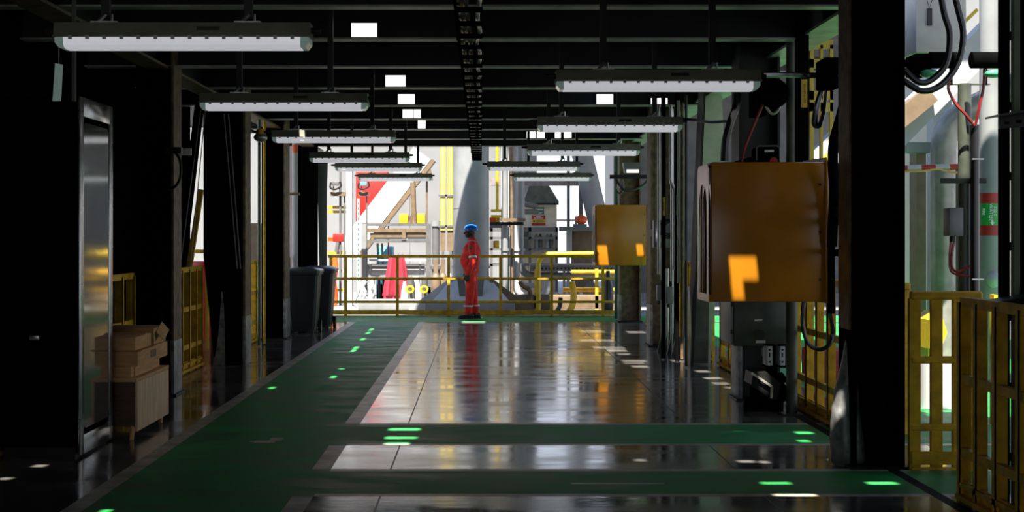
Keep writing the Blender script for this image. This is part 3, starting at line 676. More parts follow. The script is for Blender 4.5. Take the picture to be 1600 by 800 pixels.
build('yoke', M().path([P(1196, 166, 12.5), P(1206, 178, 12.5), P(1216, 172, 12.5), P(1219, 160, 12.5)], .012, 8), HOSE, r)
build('mount', M().box(X(1180, 12.7), X(1198, 12.7), 12.7, 13.0, Z(180, 12.7), Z(112, 12.7)), BLACK, r)
r = thing('wall_box', 'black box with a pale nameplate just above the nearer orange phone hood', 'junction box', tuple(P(1200, 256, 12.4)))
build('body', M().box(X(1182, 12.4), X(1218, 12.4), 12.4, 12.65, Z(256, 12.4), Z(229, 12.4), .02), BLACK, r)
build('rim', M().path([P(1182, 250, 12.39), P(1182, 231, 12.39), P(1186, 228, 12.39), P(1214, 228, 12.39), P(1218, 231, 12.39), P(1218, 250, 12.39)], .007, 6, 0), GREY, r)
build('nameplate', M().box(X(1195, 12.39), X(1209, 12.39), 12.385, 12.4, Z(237.5, 12.39), Z(234, 12.39)), PAPER, r)
build('button', M().cyl(P(1209, 252, 12.4), P(1209, 252, 12.36), .035), RED, r)
build('mount', M().box(X(1190, 12.5), X(1210, 12.5), 12.6, 13.85, Z(250, 12.5), Z(240, 12.5)), BLACK, r)
single('cable', M().path([P(1158, 256, 12.4), P(1166, 225, 12.4), P(1180, 190, 12.4), P(1192, 163, 12.4)], .012, 6), REDC, 'thin red cable slanting up behind the nearer phone hood', 'cable')
single('cable', M().path([P(1132, 252, 12.5), P(1134, 220, 12.5), P(1142, 190, 12.5), P(1152, 160, 12.5), P(1150, 130, 12.5)], .035, 8), RUBBER, 'thick black cable bundle hanging left of the loudspeaker', 'cable')
single('cable', M().path([P(1068, 186, 13.5), P(1090, 188, 13.3), P(1110, 191, 13), P(1134, 190, 12.6)], .014, 6), RUBBER, 'thin black cable from the second right strip lamp to the cable bundle', 'cable')
single('cable', M().path([P(1190, 117, 10.6), P(1230, 117, 11), P(1280, 118, 11), P(1318, 117, 10.4)], .022, 6), RUBBER, 'straight black cable from the nearest right strip lamp to the foreground column', 'cable')
m = M()
for k in range(4):
    m.path([P(1285-k, 140, 10.9), P(1279-k*1.5, 165, 10.9-.02*k), P(1274-k*2+2, 192, 10.9), P(1281-k, 198, 10.9), P(1288-k*.5, 175, 10.9), P(1291, 140, 10.9)], .012, 6, 4)
single('cable_coil', m, RUBBER, 'long looped coil of black cable beside the big foreground column', 'cable')
r = thing('junction_box', 'black junction box against the upper left side of the big foreground column', 'junction box', tuple(P(1296, 130, 10.6)))
build('body', M().box(X(1284, 10.6), X(1312, 10.6), 10.5, 10.8, Z(138, 10.6), Z(92, 10.6), .012), BLACK, r)
build('arm', M().box(X(1306, 10.4), 2.58, 10.1, 10.55, Z(118, 10.4), Z(108, 10.4)), BLACK, r)
# gear above the farther hood
r = thing('flood_lamp', 'grey floodlight on a crossbar above the farther orange phone hood', 'lamp', tuple(P(989, 277, 24)))
build('case', M().prism([(X(974, 24), Z(254, 24)), (X(1002, 24), Z(254, 24)), (X(999, 24), Z(270, 24)), (X(977, 24), Z(270, 24))], 'y', 24, 24.25), GREY, r)
build('glass', M().box(X(979, 24), X(998, 24), 23.99, 24.0, Z(270, 24), Z(265, 24)), FLOOD, r)
build('crossbar', M().box(X(953, 24), X(1016, 24), 24.0, 24.06, Z(279, 24), Z(273, 24)), SOOT, r)
single('cable', M().path([P(962, 280, 24), P(975, 296, 24), P(990, 296, 24), P(1004, 290, 24), P(1014, 280, 24)], .022, 6), RUBBER, 'drooping black cable below the floodlight crossbar', 'cable')
single('cable', M().path([P(965, 280, 24.1), P(963, 295, 24.1), P(968, 302, 24.1), P(974, 295, 24.1), P(972, 280, 24.1)], .014, 6), RUBBER, 'small black cable loop left below the floodlight crossbar', 'cable')

# right picture edge: tray and brackets
r = thing('cable_tray', 'tall dark vertical cable tray with pale rail at the right picture edge', 'cable tray', (3.2, 8.5, 0))
build('side_rail', M().box(X(1561, 8.5), X(1578, 8.5), 8.5, 8.52, .0, 3.74), BLACK, r)
build('pale_rail', M().box(X(1581, 8.5), X(1590, 8.5), 8.46, 8.52, .0, 3.74), PALE, r)
build('side_rail', M().box(X(1591, 8.5), X(1625, 8.5), 8.5, 8.52, .0, 3.74), BLACK, r)
for i in range(8): build('rung', M().box(X(1570, 8.5), X(1600, 8.5), 8.505, 8.53, .25+i*.42, .3+i*.42), SOOT, r)
for py0, py1, px0 in ((169, 204, 1561), (455, 475, 1560)):
    b = M().prism([(X(px0, 8.4), Z(py0+13, 8.4)), (X(1625, 8.4), Z(py0+6, 8.4)), (X(1625, 8.4), Z(py0+27, 8.4)), (X(px0, 8.4), Z(py0+32, 8.4))], 'y', 8.40, 8.42)
    b.prism([(X(px0-20, 8.4), Z(py0+14, 8.4)), (X(1625, 8.4), Z(py0, 8.4)), (X(1625, 8.4), Z(py0+4, 8.4)), (X(px0-20, 8.4), Z(py0+17, 8.4))], 'y', 8.2, 8.42)
    k = build('slotted_bracket', b, STEEL if py0 < 300 else DGREEN, r)
    build('slot', M().box(X(1570, 8.39), X(1577, 8.39), 8.392, 8.401, Z(py0+25, 8.39), Z(py0+21, 8.39)), INK, k); build('slot', M().box(X(1588, 8.39), X(1597, 8.39), 8.392, 8.401, Z(py0+23, 8.39), Z(py0+18, 8.39)), INK, k)
# ------------------------------------------------------------------ the worker
SKIN = mat('dark_skin', (.045, .022, .012), .45, var=.2, scale=20)
CLOTH = mat('red_coverall', (.80, .022, .012), .75, var=.3, scale=9, bump=.6, bscale=14)
SILV = mat('reflective_band', (.55, .55, .52), .4, .3)
BOOT = mat('black_leather', (.012, .011, .010), .4)
HELM = mat('blue_helmet', (.02, .13, .55), .22, var=.1)
GLAS = mat('dark_glasses', (.02, .02, .02), .1)
wx, wy = -.205, 27.35
def remesh(o, v, sm=4):
    a = o.modifiers.new('remesh', 'REMESH'); a.mode = 'VOXEL'; a.voxel_size = v; a.use_smooth_shade = True
    b = o.modifiers.new('smooth', 'SMOOTH'); b.iterations = sm; b.factor = .5
    return o
r = thing('person', 'person in red coverall and blue hard hat standing by the far railing, facing left', 'person', (wx, wy, 0))
def q(f, s, z): return (wx-f, wy-s, z)           # f forward (to the left), s towards the camera
m = M()
# head, face, neck
m.ell(q(.005, 0, 1.675), (.098, .076, .112)); m.ell(q(.045, 0, 1.615), (.062, .058, .062)); m.ell(q(.07, 0, 1.585), (.03, .032, .026))
m.cap(q(.092, 0, 1.672), q(.118, 0, 1.642), .012, .019, 10); m.ell(q(.088, 0, 1.682), (.018, .055, .014))
m.ell(q(.098, 0, 1.613), (.016, .028, .009)); m.ell(q(.095, 0, 1.598), (.015, .026, .009))
for s in (-1, 1):
    m.ell(q(-.012, s*.077, 1.655), (.022, .012, .034)); m.ell(q(.06, s*.045, 1.64), (.03, .025, .03))
m.cap(q(-.02, 0, 1.62), q(-.035, 0, 1.46), .062, .07)
m.cap(q(-.035, -.17, 1.41), q(-.035, .17, 1.41), .055, .055); m.cap(q(-.03, 0, 1.4), q(.0, 0, .95), .12, .13)
def arm(s, el, wr, tilt):
    m.cap(q(-.035, s*.2, 1.41), el, .052, .043); m.cap(el, wr, .043, .032)
    wr = Vector(wr); d = Vector((tilt, 0, -1)).normalized(); e = Vector((-1, 0, 0)); e = (e-d*e.dot(d)).normalized()
    m.cap(wr, wr+d*.05, .028, .032); m.cap(wr+d*.05+e*.018, wr+d*.095+e*.02, .022, .018); m.cap(wr+d*.05-e*.018, wr+d*.095-e*.02, .022, .018)
    for k, L in enumerate((.072, .082, .077, .06)):       # four fingers, slightly curled forward
        b = wr+d*.095+e*(.032-.0215*k); c = b+d*L*.5+e*.006+Vector((0, s*.01, 0)); t = b+d*L*.95+e*.016+Vector((0, s*.03, 0))
        m.cap(b, c, .0098, .0092, 8); m.cap(c, t, .0092, .0075, 8)
    b = wr+d*.03+e*.03; c = b+d*.035+e*.026; t = c+d*.035+e*.004
    m.cap(b, c, .0125, .011, 8); m.cap(c, t, .011, .0085, 8)
elL = q(-.045, .262, 1.13); wrL = q(.035, .255, .885)
elR = q(-.02, -.262, 1.13); wrR = q(.07, -.25, .90)
arm(1, elL, wrL, -.12); arm(-1, elR, wrR, -.15)
hipL, kneL, ankL = q(-.015, .09, .92), q(.005, .1, .50), q(.045, .1, .09)
hipR, kneR, ankR = q(-.02, -.09, .92), q(-.045, -.1, .50), q(-.085, -.1, .09)
for a, b, c in ((hipL, kneL, ankL), (hipR, kneR, ankR)): m.cap(a, b, .085, .06); m.cap(b, c, .056, .042)
remesh(build('body', m, SKIN, r), .005, 1)
m = M()
m.ell(q(-.01, 0, .95), (.155, .185, .16), 20); m.ell(q(.035, 0, 1.12), (.172, .185, .19), 20); m.ell(q(.0, 0, 1.31), (.150, .195, .17), 20)
m.cap(q(-.035, -.165, 1.425), q(-.035, .165, 1.425), .078, .078); m.cap(q(-.04, 0, 1.43), q(-.025, 0, 1.535), .10, .072); m.ell(q(-.085, 0, 1.29), (.11, .17, .19)); m.ell(q(-.05, 0, 1.12), (.13, .18, .17)); m.ell(q(-.045, 0, .95), (.125, .17, .15))
for s, el, wr in ((1, elL, wrL), (-1, elR, wrR)):
    m.cap(q(-.035, s*.205, 1.415), el, .083, .070); m.cap(el, wr, .070, .054)
for a, b, c in ((hipL, kneL, ankL), (hipR, kneR, ankR)):
    m.cap(a, b, .118, .092); m.cap(b, (c[0], c[1], .13), .092, .078)
co = remesh(build('coverall', m, CLOTH, r), .014, 14)
tx = bpy.data.textures.new('folds', 'CLOUDS'); tx.noise_scale = .09
dm = co.modifiers.new('folds', 'DISPLACE'); dm.texture = tx; dm.strength = .018; dm.texture_coords = 'LOCAL'
build('collar', M().lathe([(.068, 0), (.082, .0), (.078, .055), (.066, .055)], q(-.028, 0, 1.50)), CLOTH, r)
for c in (ankL, ankR):
    c = Vector(c); build('ankle_band', M().cyl((c.x, c.y, .235), (c.x, c.y, .265), .092, .093, 20), SILV, r)
a, b = Vector(elL), Vector(q(-.035, .205, 1.415)); d = (b-a).normalized(); c = a.lerp(b, .20)
build('sleeve_band', M().cyl(c-d*.018, c+d*.018, .084, .085, 20), SILV, r)
build('shoulder_band', M().path([q(.04, .15, 1.485), q(-.03, .16, 1.508), q(-.10, .15, 1.48)], .011, 6), SILV, r)
build('sleeve_badge', M().ell(q(.005, .292, 1.36), (.025, .008, .032)), GREEN, r)
build('pocket_flap', M().box(wx+.06, wx+.12, wy-.165, wy-.13, .93, .955), SILV, r)
for s, c in ((1, ankL), (-1, ankR)):
    m = M(); fx = -(c[0]-wx)
    m.cap(q(fx-.06, s*.1, .06), q(fx+.03, s*.1, .055), .052, .05); m.cap(q(fx+.03, s*.1, .05), q(fx+.155, s*.105, .038), .048, .036); m.cap(q(fx, s*.1, .06), q(fx, s*.1, .17), .062, .066)
    bt = remesh(build('boot', m, BOOT, r), .01, 2)
    build('sole', M().prism([(wx-(fx+u), wy-s*(.1+v)) for u, v in ((-.115, -.03), (-.10, -.045), (.05, -.048), (.17, -.03), (.195, .005), (.17, .04), (.05, .05), (-.10, .045), (-.115, .03))], 'z', 0.0, .028), RUBBER, r)
h = build('helmet', M().lathe([(.002, .128), (.05, .124), (.09, .105), (.118, .07), (.130, .03), (.133, 0), (.126, 0), (.12, .02), (.06, .1), (.002, .11)][::-1], q(-.01, 0, 1.695)), HELM, r)
h.scale = (1.06, .90, 1.0); h.location.x += -0.0; h.location.y += 0
h.location = Vector((0, 0, 0)); 
for v in h.data.vertices: v.co.x = (v.co.x-.01)*1.06+.01; v.co.y *= .92
h.scale = (1, 1, 1)
build('brim', M().prism([(wx-.10, wy-.10), (wx-.15, wy-.085), (wx-.185, wy-.04), (wx-.19, wy), (wx-.185, wy+.04), (wx-.15, wy+.085), (wx-.10, wy+.10)], 'z', 1.693, 1.703), WHITE, h)
build('ridge', M().path([q(.115, 0, 1.765), q(.06, 0, 1.815), (wx+.01, wy, 1.829), q(-.08, 0, 1.81), q(-.13, 0, 1.755)], .012, 8), LBLUE, h)
gl = build('glasses', M().ell(q(.096, .033, 1.672), (.014, .028, .019)).ell(q(.096, -.033, 1.672), (.014, .028, .019)).path([q(.095, .06, 1.675), q(.05, .079, 1.675), q(-.015, .082, 1.668)], .004, 6).path([q(.095, -.06, 1.675), q(.05, -.079, 1.675), q(-.015, -.082, 1.668)], .004, 6), GLAS, r)
build('chin_strap', M().path([q(.01, .1, 1.70), q(.03, .072, 1.62), q(.055, .03, 1.565), q(.055, -.03, 1.565), q(.03, -.072, 1.62), q(.01, -.1, 1.70)], .005, 6), INK, r)

# ------------------------------------------------------------------ beyond the railing: sunlit process equipment
r = thing('shade_deck', 'unseen steel deck one level up, cut to shade the equipment right of the far railing', 'deck', (6, 38, 6.8))  # unseen deck, outline and gap shaped to place the shade and sun
build('plating', M().prism([(-3.0, 26), (13, 26), (13, 28.7), (-.84, 28.7)], 'z', 7.0, 7.02).prism([(-.84, 28.7), (.9, 28.7), (.9, 30.1), (.3, 30.1)], 'z', 7.0, 7.02).prism([(.3, 30.1), (13, 30.1), (13, 49), (.3, 49)], 'z', 7.0, 7.02), GREY, r)
for k in range(6): build('joist', M().box(.6, 13, 30+k*3.5, 30.02+k*3.5, 6.7, 7.0), GREY, r)
G0 = -.12
r = thing('shade_deck', 'unseen deck added one level up outside the right side to shade the pipes there', 'deck', (8, 10, 6.5))  # unseen slab added to dim the outside, its gaps let sun in
build('plating', M().box(2.4, 13, -2, 8.7, 6.6, 6.62).box(6, 13, 8.7, 10.9, 6.6, 6.62).box(2.4, 13, 10.9, 12.6, 6.6, 6.62).box(2.4, 3.3, 8.7, 10.9, 6.6, 6.62).box(6.2, 13, 12.6, 14.6, 6.6, 6.62).box(2.4, 13, 14.6, 18, 6.6, 6.62), GREY, r)
for k in range(5): build('joist', M().box(3.9, 13, k*4, k*4+.02, 6.3, 6.6), GREY, r)
def wall(name, x0, x1, y0, y1, z1, mt, label, cat, ribs=0):
    r = thing(name, label, cat, ((x0+x1)/2, (y0+y1)/2, G0))
    build('wall', M().box(x0, x1, y0, y1, G0, z1), mt, r)
    build('roof', M().box(x0-.1, x1+.1, y0-.1, y1+.1, z1, z1+.1), mt, r)
    for k in range(ribs):
        x = x0+(k+.5)*(x1-x0)/ribs
        build('rib', M().box(x-.04, x+.04, y0-.05, y0, G0, z1), mt, r)
    return r
wall('module_building', -14, -.9, 43, 46, 6.4, MODW, 'large white module wall in full sun behind the left half of the far railing', 'building', 5)
wall('module_building', -.6, 1.7, 43.5, 46, 6.4, MODW, 'pale module wall behind the pipes right of the big round column', 'building', 2)
wall('module_building', 4.0, 12, 43, 46, 6.4, GREY, 'grey module wall behind the big slanted tube at the far right', 'building', 3)
wall('module_building', 7.0, 13, 22, 25, 6, MODW, 'pale module wall outside the right side behind the white pipes', 'building', 3)
wall('module_building', -12, -4.6, 31, 35, 5, MODW, 'white module wall outside the left side seen between the columns', 'building', 3)

# big round column on its flared base
yc = 31.6; cx = X(736, yc); rc = 28*yc/F
r = thing('round_column', 'big grey round steel column with flared base behind the worker', 'column', (cx, yc, G0))
build('shaft', M().cyl((cx, yc, .55), (cx, yc, 6.9), rc, n=40), LGREY, r)
build('ring', M().cyl((cx, yc, 2.2), (cx, yc, 2.22), rc+.006, n=40).cyl((cx, yc, Z(419, yc)), (cx, yc, Z(415, yc)), rc+.03, n=40), LGREY, r)
m = M(); b = m.bm
def sq(h, z, yy=1): return [b.verts.new((cx+sx*h, yc+sy*h*yy, z)) for sx, sy in ((-1, -1), (1, -1), (1, 1), (-1, 1))]
A, B = sq(.42, .66), sq(.85, .16)
for k in range(4): b.faces.new((A[k], A[(k+1) % 4], B[(k+1) % 4], B[k]))
b.faces.new(A)
build('pedestal', m, WHITE, r)
build('base_block', M().box(cx-1.0, cx+.95, yc-.95, yc+.95, G0, .16, .03), LGREY, r)
for s in (-1, 1):
    build('gusset', M().prism([(cx+s*.38, .72), (cx+s*1.35, .02), (cx+s*1.35, -.12), (cx+s*.9, -.12), (cx+s*.5, .3)], 'y', yc-.5, yc-.44), TAN if s > 0 else WHITE, r)  # sunlit left and shaded right put into the white and tan colours
    build('gusset', M().prism([(cx+s*.15, .70), (cx+s*.30, .70), (cx+s*.24, .24), (cx+s*.07, .26)], 'y', yc-.75, yc-.70), GREY, r)

# skid base beams on the outer deck
single('skid_beam', M().box(X(560, 33), X(672, 33), 32.9, 33.3, G0, .12, .02), LGREY, 'long pale skid beam on the outer deck left of the column base', 'beam')
single('skid_beam', M().box(X(800, 33), X(965, 33), 33.0, 33.4, G0, .22, .02), TAN, 'long tan skid beam on the outer deck right of the column base', 'beam')

# equipment frame (left of the column)
Ye = 36.0
def B_(m, px0, px1, py0, py1, Y, dy=.12, b=0): return m.box(X(px0, Y), X(px1, Y), Y, Y+dy, Z(py1, Y), Z(py0, Y), b)
r = thing('steel_rack', 'grey and white equipment frame with cross beams left of the round column', 'frame', (X(617, Ye), Ye, G0))
for px0, px1, mt in ((565, 572, LGREY), (666, 673, GREY)): build('upright', B_(M(), px0, px1, 350, 478, Ye, .2).box(X(px0, Ye), X(px1, Ye), Ye, Ye+.2, G0, .3), mt, r)
for py0, py1, mt in ((349, 353, GREY), (357, 363, TAN), (375, 379, GREY), (405, 408, WHITE), (430, 434, LGREY)): build('cross_beam', B_(M(), 566, 670, py0, py1, Ye+.02, .16), mt, r)
build('cross_beam', B_(M(), 578, 630, 364, 371, Ye+.06, .04), TAN, r); build('cross_beam', B_(M(), 636, 668, 364, 370, Ye+.06, .04), TAN, r); build('cross_beam', B_(M(), 574, 666, 414, 416, Ye+.3, .1), GREY, r)  # tan pieces put the frame's shadowed strips into the colour
for px in (578, 612, 655): build('strut', B_(M(), px, px+2, 408, 432, Ye+.25, .05), WHITE, r)
build('bracket', B_(M(), 628, 634, 358, 373, Ye-.02, .04), TAN, r)
build('infill', B_(M(), 584, 665, 363, 374, Ye+.1, .05), WHITE, r)
single('vessel_saddle', B_(M(), 580, 583, 426, 431, Ye+.4, .2).box(X(580, Ye), X(583, Ye), Ye+.4, Ye+.6, G0, Z(430, Ye)), WHITE, 'white saddle leg under the left end of the horizontal vessel', 'stand')
single('pressure_vessel', M().path([P(568, 422, Ye+.5), P(571, 422, Ye+.5), P(575, 422, Ye+.5), P(655, 422, Ye+.5), P(661, 422, Ye+.5), P(665, 422, Ye+.5)], [.08]*1+[.14]*2+[.16]*25+[.12, .06], 16, 6), WHITE, 'white horizontal vessel lying in the equipment frame', 'vessel')
r = thing('yellow_hoist', 'yellow box shaped hoist block standing on top of the equipment frame', 'hoist', tuple(P(644, 348, Ye+.3)))
build('body', B_(M(), 624, 637, 334, 349, Ye+.3, .4, .01), YELB, r); build('body', B_(M(), 649, 664, 334, 349, Ye+.3, .4, .01), YELB, r)
build('center', B_(M(), 637, 649, 337, 349, Ye+.35, .3), RUST, r)
single('steel_strut', M().cyl(P(647, 350, Ye+.25), P(645, 285, Ye+.25), .07), TAN, 'pale vertical tube rising from the yellow hoist block', 'strut')
for px, pb, lab in ((590, 405, 'thin dark leaning rod, left of two inside the equipment frame'), (597, 405, 'thin dark leaning rod, right of two inside the equipment frame')):
    single('rod', M().cyl(P(px, 380, Ye+.8), P(px+3.5, 471, Ye+.8), .03), INK, lab, 'rod')
single('blue_container', B_(M(), 588, 613, 385, 474, Ye+2, .8, .02).box(X(588, Ye+2), X(613, Ye+2), Ye+2, Ye+2.8, G0, .3), LBLUE, 'light blue container behind the equipment frame', 'container')
m = M(); b = m.bm; N = 10
top = [P(608+24*k/N, 396+(6 if k % 3 else 0), Ye-.3+.06*math.sin(k*2.2)) for k in range(N+1)]
bot = [P(597+45*k/N, 462, Ye-.5+.16*math.sin(k*2.2)) for k in range(N+1)]
T0 = [b.verts.new(v) for v in top]; T1 = [b.verts.new((t+u)/2+Vector((0, .05*math.cos(i*3), 0))) for i, (t, u) in enumerate(zip(top, bot))]; T2 = [b.verts.new(v) for v in bot]
back = [b.verts.new(v+Vector((0, .5, 0))) for v in bot]
for a, c in ((T0, T1), (T1, T2), (T2, back), (back, T0)):
    for k in range(N): b.faces.new((a[k], a[k+1], c[k+1], c[k]))
m.box(X(600, Ye), X(640, Ye), Ye-.4, Ye-.1, G0, Z(461, Ye))
single('red_tarpaulin', m, PINK, 'red and pink tarpaulin draped over gear in front of the equipment frame', 'tarpaulin')
# diagonal brace and red panel
r = thing('diagonal_brace', 'thick white diagonal brace with tan underside crossing the red panels', 'brace', tuple(P(555, 372, 37)))
d0, d1 = P(545, 390, 37), P(660, 240, 37)
build('web', M().bar(d0, d1, .55, .35), WHITE, r); build('flange', M().bar(d0+Vector((.30, -.05, -.18)), d1+Vector((.30, -.05, -.18)), .10, .5), TAN, r)
single('steel_cabin', B_(M(), 556, 606, 268, 350, 39, .6, .02).box(X(567, 39), X(570.5, 39), 39, 39.4, G0, 2), RED, 'red steel cabin behind the thick white diagonal brace', 'cabin')
single('steel_cabin', B_(M(), 598, 608, 318, 352, 37.45, .25, .02).box(X(606.5, 37.6), X(608, 37.6), 37.45, 37.6, G0, 2), PINK, 'narrow crimson cylinder shaped box below the diagonal brace', 'cabin')
single('brown_box', M().prism([(X(655, 40), Z(262, 40)), (X(672, 40), Z(262, 40)), (X(676, 40), Z(281, 40)), (X(660, 40), Z(281, 40))], 'y', 40, 40.5).box(X(665, 40), X(668, 40), 40.2, 40.3, G0, Z(281, 40)), TAN, 'small brown box on a thin post above the equipment frame', 'box')
# cable ladders beside the column
for px0, px1, lab in ((688, 696, 'left one of two tall yellow cable ladders beside the round column'), (699, 708, 'right one of two tall yellow cable ladders beside the round column')):
    y = 33.4
    r = thing('cable_ladder', lab, 'cable tray', (X((px0+px1)/2, y), y, G0))
    build('ladder', B_(M(), px0, px1, 200, 392, y, .06), TAN, r)
    for k in range(5): build('cable', M().path([P(px0+1.2+k*(px1-px0-2.4)/4, 200, y-.02), P(px0+1.5+k*(px1-px0-2.4)/4, 290, y-.02), P(px0+1.1+k*(px1-px0-2.4)/4, 360, y-.02)], .018, 6), YELB if k % 2 == 0 else HOSE, r)
    build('leg', M().box(X(px0+2, y), X(px1-2, y), y, y+.1, G0, Z(392, y)), GREY, r)
    for py in (304, 352): build('cross_arm', B_(M(), px0-3, px1+2, py, py+3, y-.06, .08), GREY, r)
    build('cable_bundle', M().path([P((px0+px1)/2+sx, 362, y-.05) for sx in (0, 0)]+[P((px0+px1)/2, 395, y-.05)], .09, 8, 0), SOOT, r)
r = thing('cable_drum', 'grey ribbed stack of fittings standing left of the two cable ladders', 'equipment', (X(681, 34), 34, G0))
build('stack', M().lathe([(.09, 0), (.09, .4), (.14, .42), (.14, .5), (.10, .52), (.10, .9), (.14, .92), (.14, 1.0), (.09, 1.02), (.09, 1.95)], (X(681, 34), 34, G0), 14), GREY, r)
build('cap', M().cyl((X(681, 34), 34, 1.82), (X(681, 34), 34, 1.95), .12), LGREY, r)
for i, (px, rr) in enumerate(((681, .12), (692, .12), (704, .11))):
    y = 32.85+i*.15
    single('gate_valve', M().lathe([(rr*.8, 0), (rr, .1), (rr, .35), (rr*.7, .42), (rr*.9, .5), (rr*.9, .75), (rr*.4, .85)], (X(px, y), y, G0), 14).box(X(px, y)-.05, X(px, y)+.05, y-.05, y+.05, .7, 1.05), TAN if i < 2 else GREY, ('tan valve body behind the railing, leftmost of three', 'tan valve body behind the railing, middle of three', 'grey valve body behind the railing, rightmost of three')[i], 'valve')
# gear at the far left of the railing
single('steel_strut', B_(M(), 530, 533, 245, 480, 35, .1), GREY, 'thin grey vertical post at the left of the sunlit equipment', 'post')
single('steel_strut', M().box(X(541, 34.5), X(550, 34.5), 34.5, 34.7, G0, 3.5), WHITE, 'white vertical post left of the blue green ladder', 'post')
r = thing('ladder', 'pale blue green slotted ladder strip before the white post', 'ladder', (X(560, 34.2), 34.2, G0))
build('side', B_(M(), 558, 562, 310, 478, 34.2, .06), mat('pale_cyan', (.35, .62, .58), .5), r)
for k in range(20): build('slot', B_(M(), 559, 561, 316+k*8, 319+k*8, 34.19, .01), GREY, r)
for py, x0, x1, c, lab in ((322, 512, 540, YEL, 'upper yellow crossbar at the left of the sunlit equipment'), (329, 512, 540, YELB, 'second yellow crossbar at the left of the sunlit equipment'), (393, 512, 540, YELB, 'yellow crossbar just above the far railing at left'), (421, 515, 540, WHITE, 'white crossbar behind the left end of the far railing'), (451, 515, 540, YELB, 'lower yellow crossbar behind the left end of the far railing')):
    single('crossbar', B_(M(), x0, x1, py, py+4, 35.1, .1), c, lab, 'crossbar')
for px, py, lab in ((524, 288, 'small blue grey instrument box with cables, left of two above the crossbars'), (568, 288, 'small blue grey instrument box with cables, right of two beside the red cabin')):
    r = thing('instrument_box', lab, 'junction box', tuple(P(px, py+10, 34.9)))
    build('body', B_(M(), px-6, px+5, py-4, py+2, 34.8, .15, .01), LBLUE if px > 540 else GREY, r)
    build('loop', M().path([P(px-7, py-3, 34.78), P(px-8, py+5, 34.78), P(px-2, py+8, 34.78), P(px+5, py+6, 34.78), P(px+9, py+2, 34.78), P(px+7, py-4, 34.78)], .022, 6), INK, r)
    build('shelf', B_(M(), px-8, px+18 if px < 540 else px+7, py+12, py+18, 34.85, .3), TAN, r)
    build('leg', M().box(X(px+(13 if px < 540 else 4), 34.95), X(px+(15 if px < 540 else 6), 34.95), 34.95, 35.02, G0, Z(py+12, 34.95)), GREY, r)
    build('drop', B_(M(), px-4, px-2, py+3, py+12, 34.86, .05), TAN, r)
r = thing('red_valve', 'small red and brown valve actuator at the left behind the railing', 'valve', tuple(P(526, 378, 35)))
build('body', B_(M(), 520, 537, 365, 378, 34.95, .25, .02), RED, r); build('neck', B_(M(), 512, 520, 371, 377, 35, .15), ORANGE, r)
build('stem', M().cyl(P(528, 378, 35), P(526, 394, 35), .05), GREY, r)
single('orange_hose', M().path([P(522, 400, 34.6), P(524, 420, 34.5), P(521, 440, 34.5), P(524, 462, 34.6), P(522, 478, 34.6)], .07, 8), ORANGE, 'orange hose hanging behind the left end of the far railing', 'hose')
m = M()
for k in range(7):
    a = P(560+k*4, 440+3*math.sin(k*2), 33.9); m.path([a, a+Vector((.12*math.sin(k*1.7), -.05, -.25)), a+Vector((-.1*math.cos(k), 0, -.5)), Vector((a.x+.06*math.sin(k), a.y, G0))], .035, 6, 4)
single('hose_bundle', m, WHITE, 'tangled bundle of white hoses behind the second railing bay', 'hose')
for px0, px1, py0, lab in ((627, 640, 440, 'white pipe support stand behind the middle of the left railing'), (642, 660, 432, 'white tapered stand behind the left railing, nearer the round column')):
    y = 34.3
    single('pipe_stand', M().prism([(X(px0+3, y), Z(py0, y)), (X(px1-6, y), Z(py0, y)), (X(px1-4, y), Z(py0+15, y)), (X(px1+3, y), Z(474, y)), (X(px1+3, y), G0), (X(px0-2, y), G0), (X(px0, y), Z(py0+15, y))], 'y', y, y+.25), WHITE, lab, 'stand')
for px, lab in ((641, 'yellow handwheel valve, left of two behind the left railing'), (663, 'yellow handwheel valve, right of two behind the left railing')):
    r = thing('valve', lab, 'valve', (X(px, 34), 34, G0))
    build('wheel', M().path([(X(px, 34)+.08*math.cos(t*math.pi/6), 33.9, Z(452, 34)+.07*math.sin(t*math.pi/6)) for t in range(13)], .028, 6, 2), YELB, r)
    build('stem', M().cyl((X(px, 34), 33.9, Z(452, 34)), (X(px, 34), 34.2, Z(452, 34)), .03).cyl((X(px, 34), 34.2, G0), (X(px, 34), 34.2, .6), .08), GREY, r)

# right of the column
Yp = 33.5
for i, (px, top, rr, mt, bx, by, lab) in enumerate(((789, 200, .075, LGREY, None, 438, 'pale grey vertical pipe, leftmost of the bundle right of the round column'), (793.5, 355, .06, LGREY, None, 440, 'second pale grey vertical pipe of the bundle right of the round column'),
      (799, 200, .055, TAN, None, 456, 'thin brown vertical pipe in the bundle right of the round column'), (806, 350, .085, WHITE, 856, 465, 'white pipe bending right low behind the railing'),
      (813, 200, .085, LGREY, 962, 431, 'pale grey pipe bending right just above the middle rail'), (803, 200, .06, WHITE, 838, 446, 'thin white pipe bending right behind the second bay'))):
    y = Yp+.19*i; r = thing('process_pipe', lab, 'pipe', (X(px, y), y, G0))
    pts = [P(px, top, y), P(px, by, y)]
    if bx: pts += [P(bx, by, y)]+([P(bx, 440, y)] if bx == 856 else [])
    else: pts[1].z = G0
    build('pipe', M().bend(pts, rr, .35) if bx else M().cyl(pts[0], pts[1], rr), mt, r)
    build('flange', M().cyl(P(px, 392, y), P(px, 388, y), rr*1.35), mt, r)
single('white_pipe_rack', B_(M(), 783, 820, 200, 345, 34.6, .2), WHITE, 'broad white upright behind the pipe bundle right of the round column', 'post')
r = thing('pipe_bracket', 'pale tan clamp bar tying the pipe bundle at head height', 'bracket', tuple(P(800, 346, 33.2)))
build('bar', B_(M(), 782, 821, 341, 346, 33.2, .15), TAN, r); build('under', B_(M(), 766, 818, 347, 352, 33.3, .15), SOOT, r)
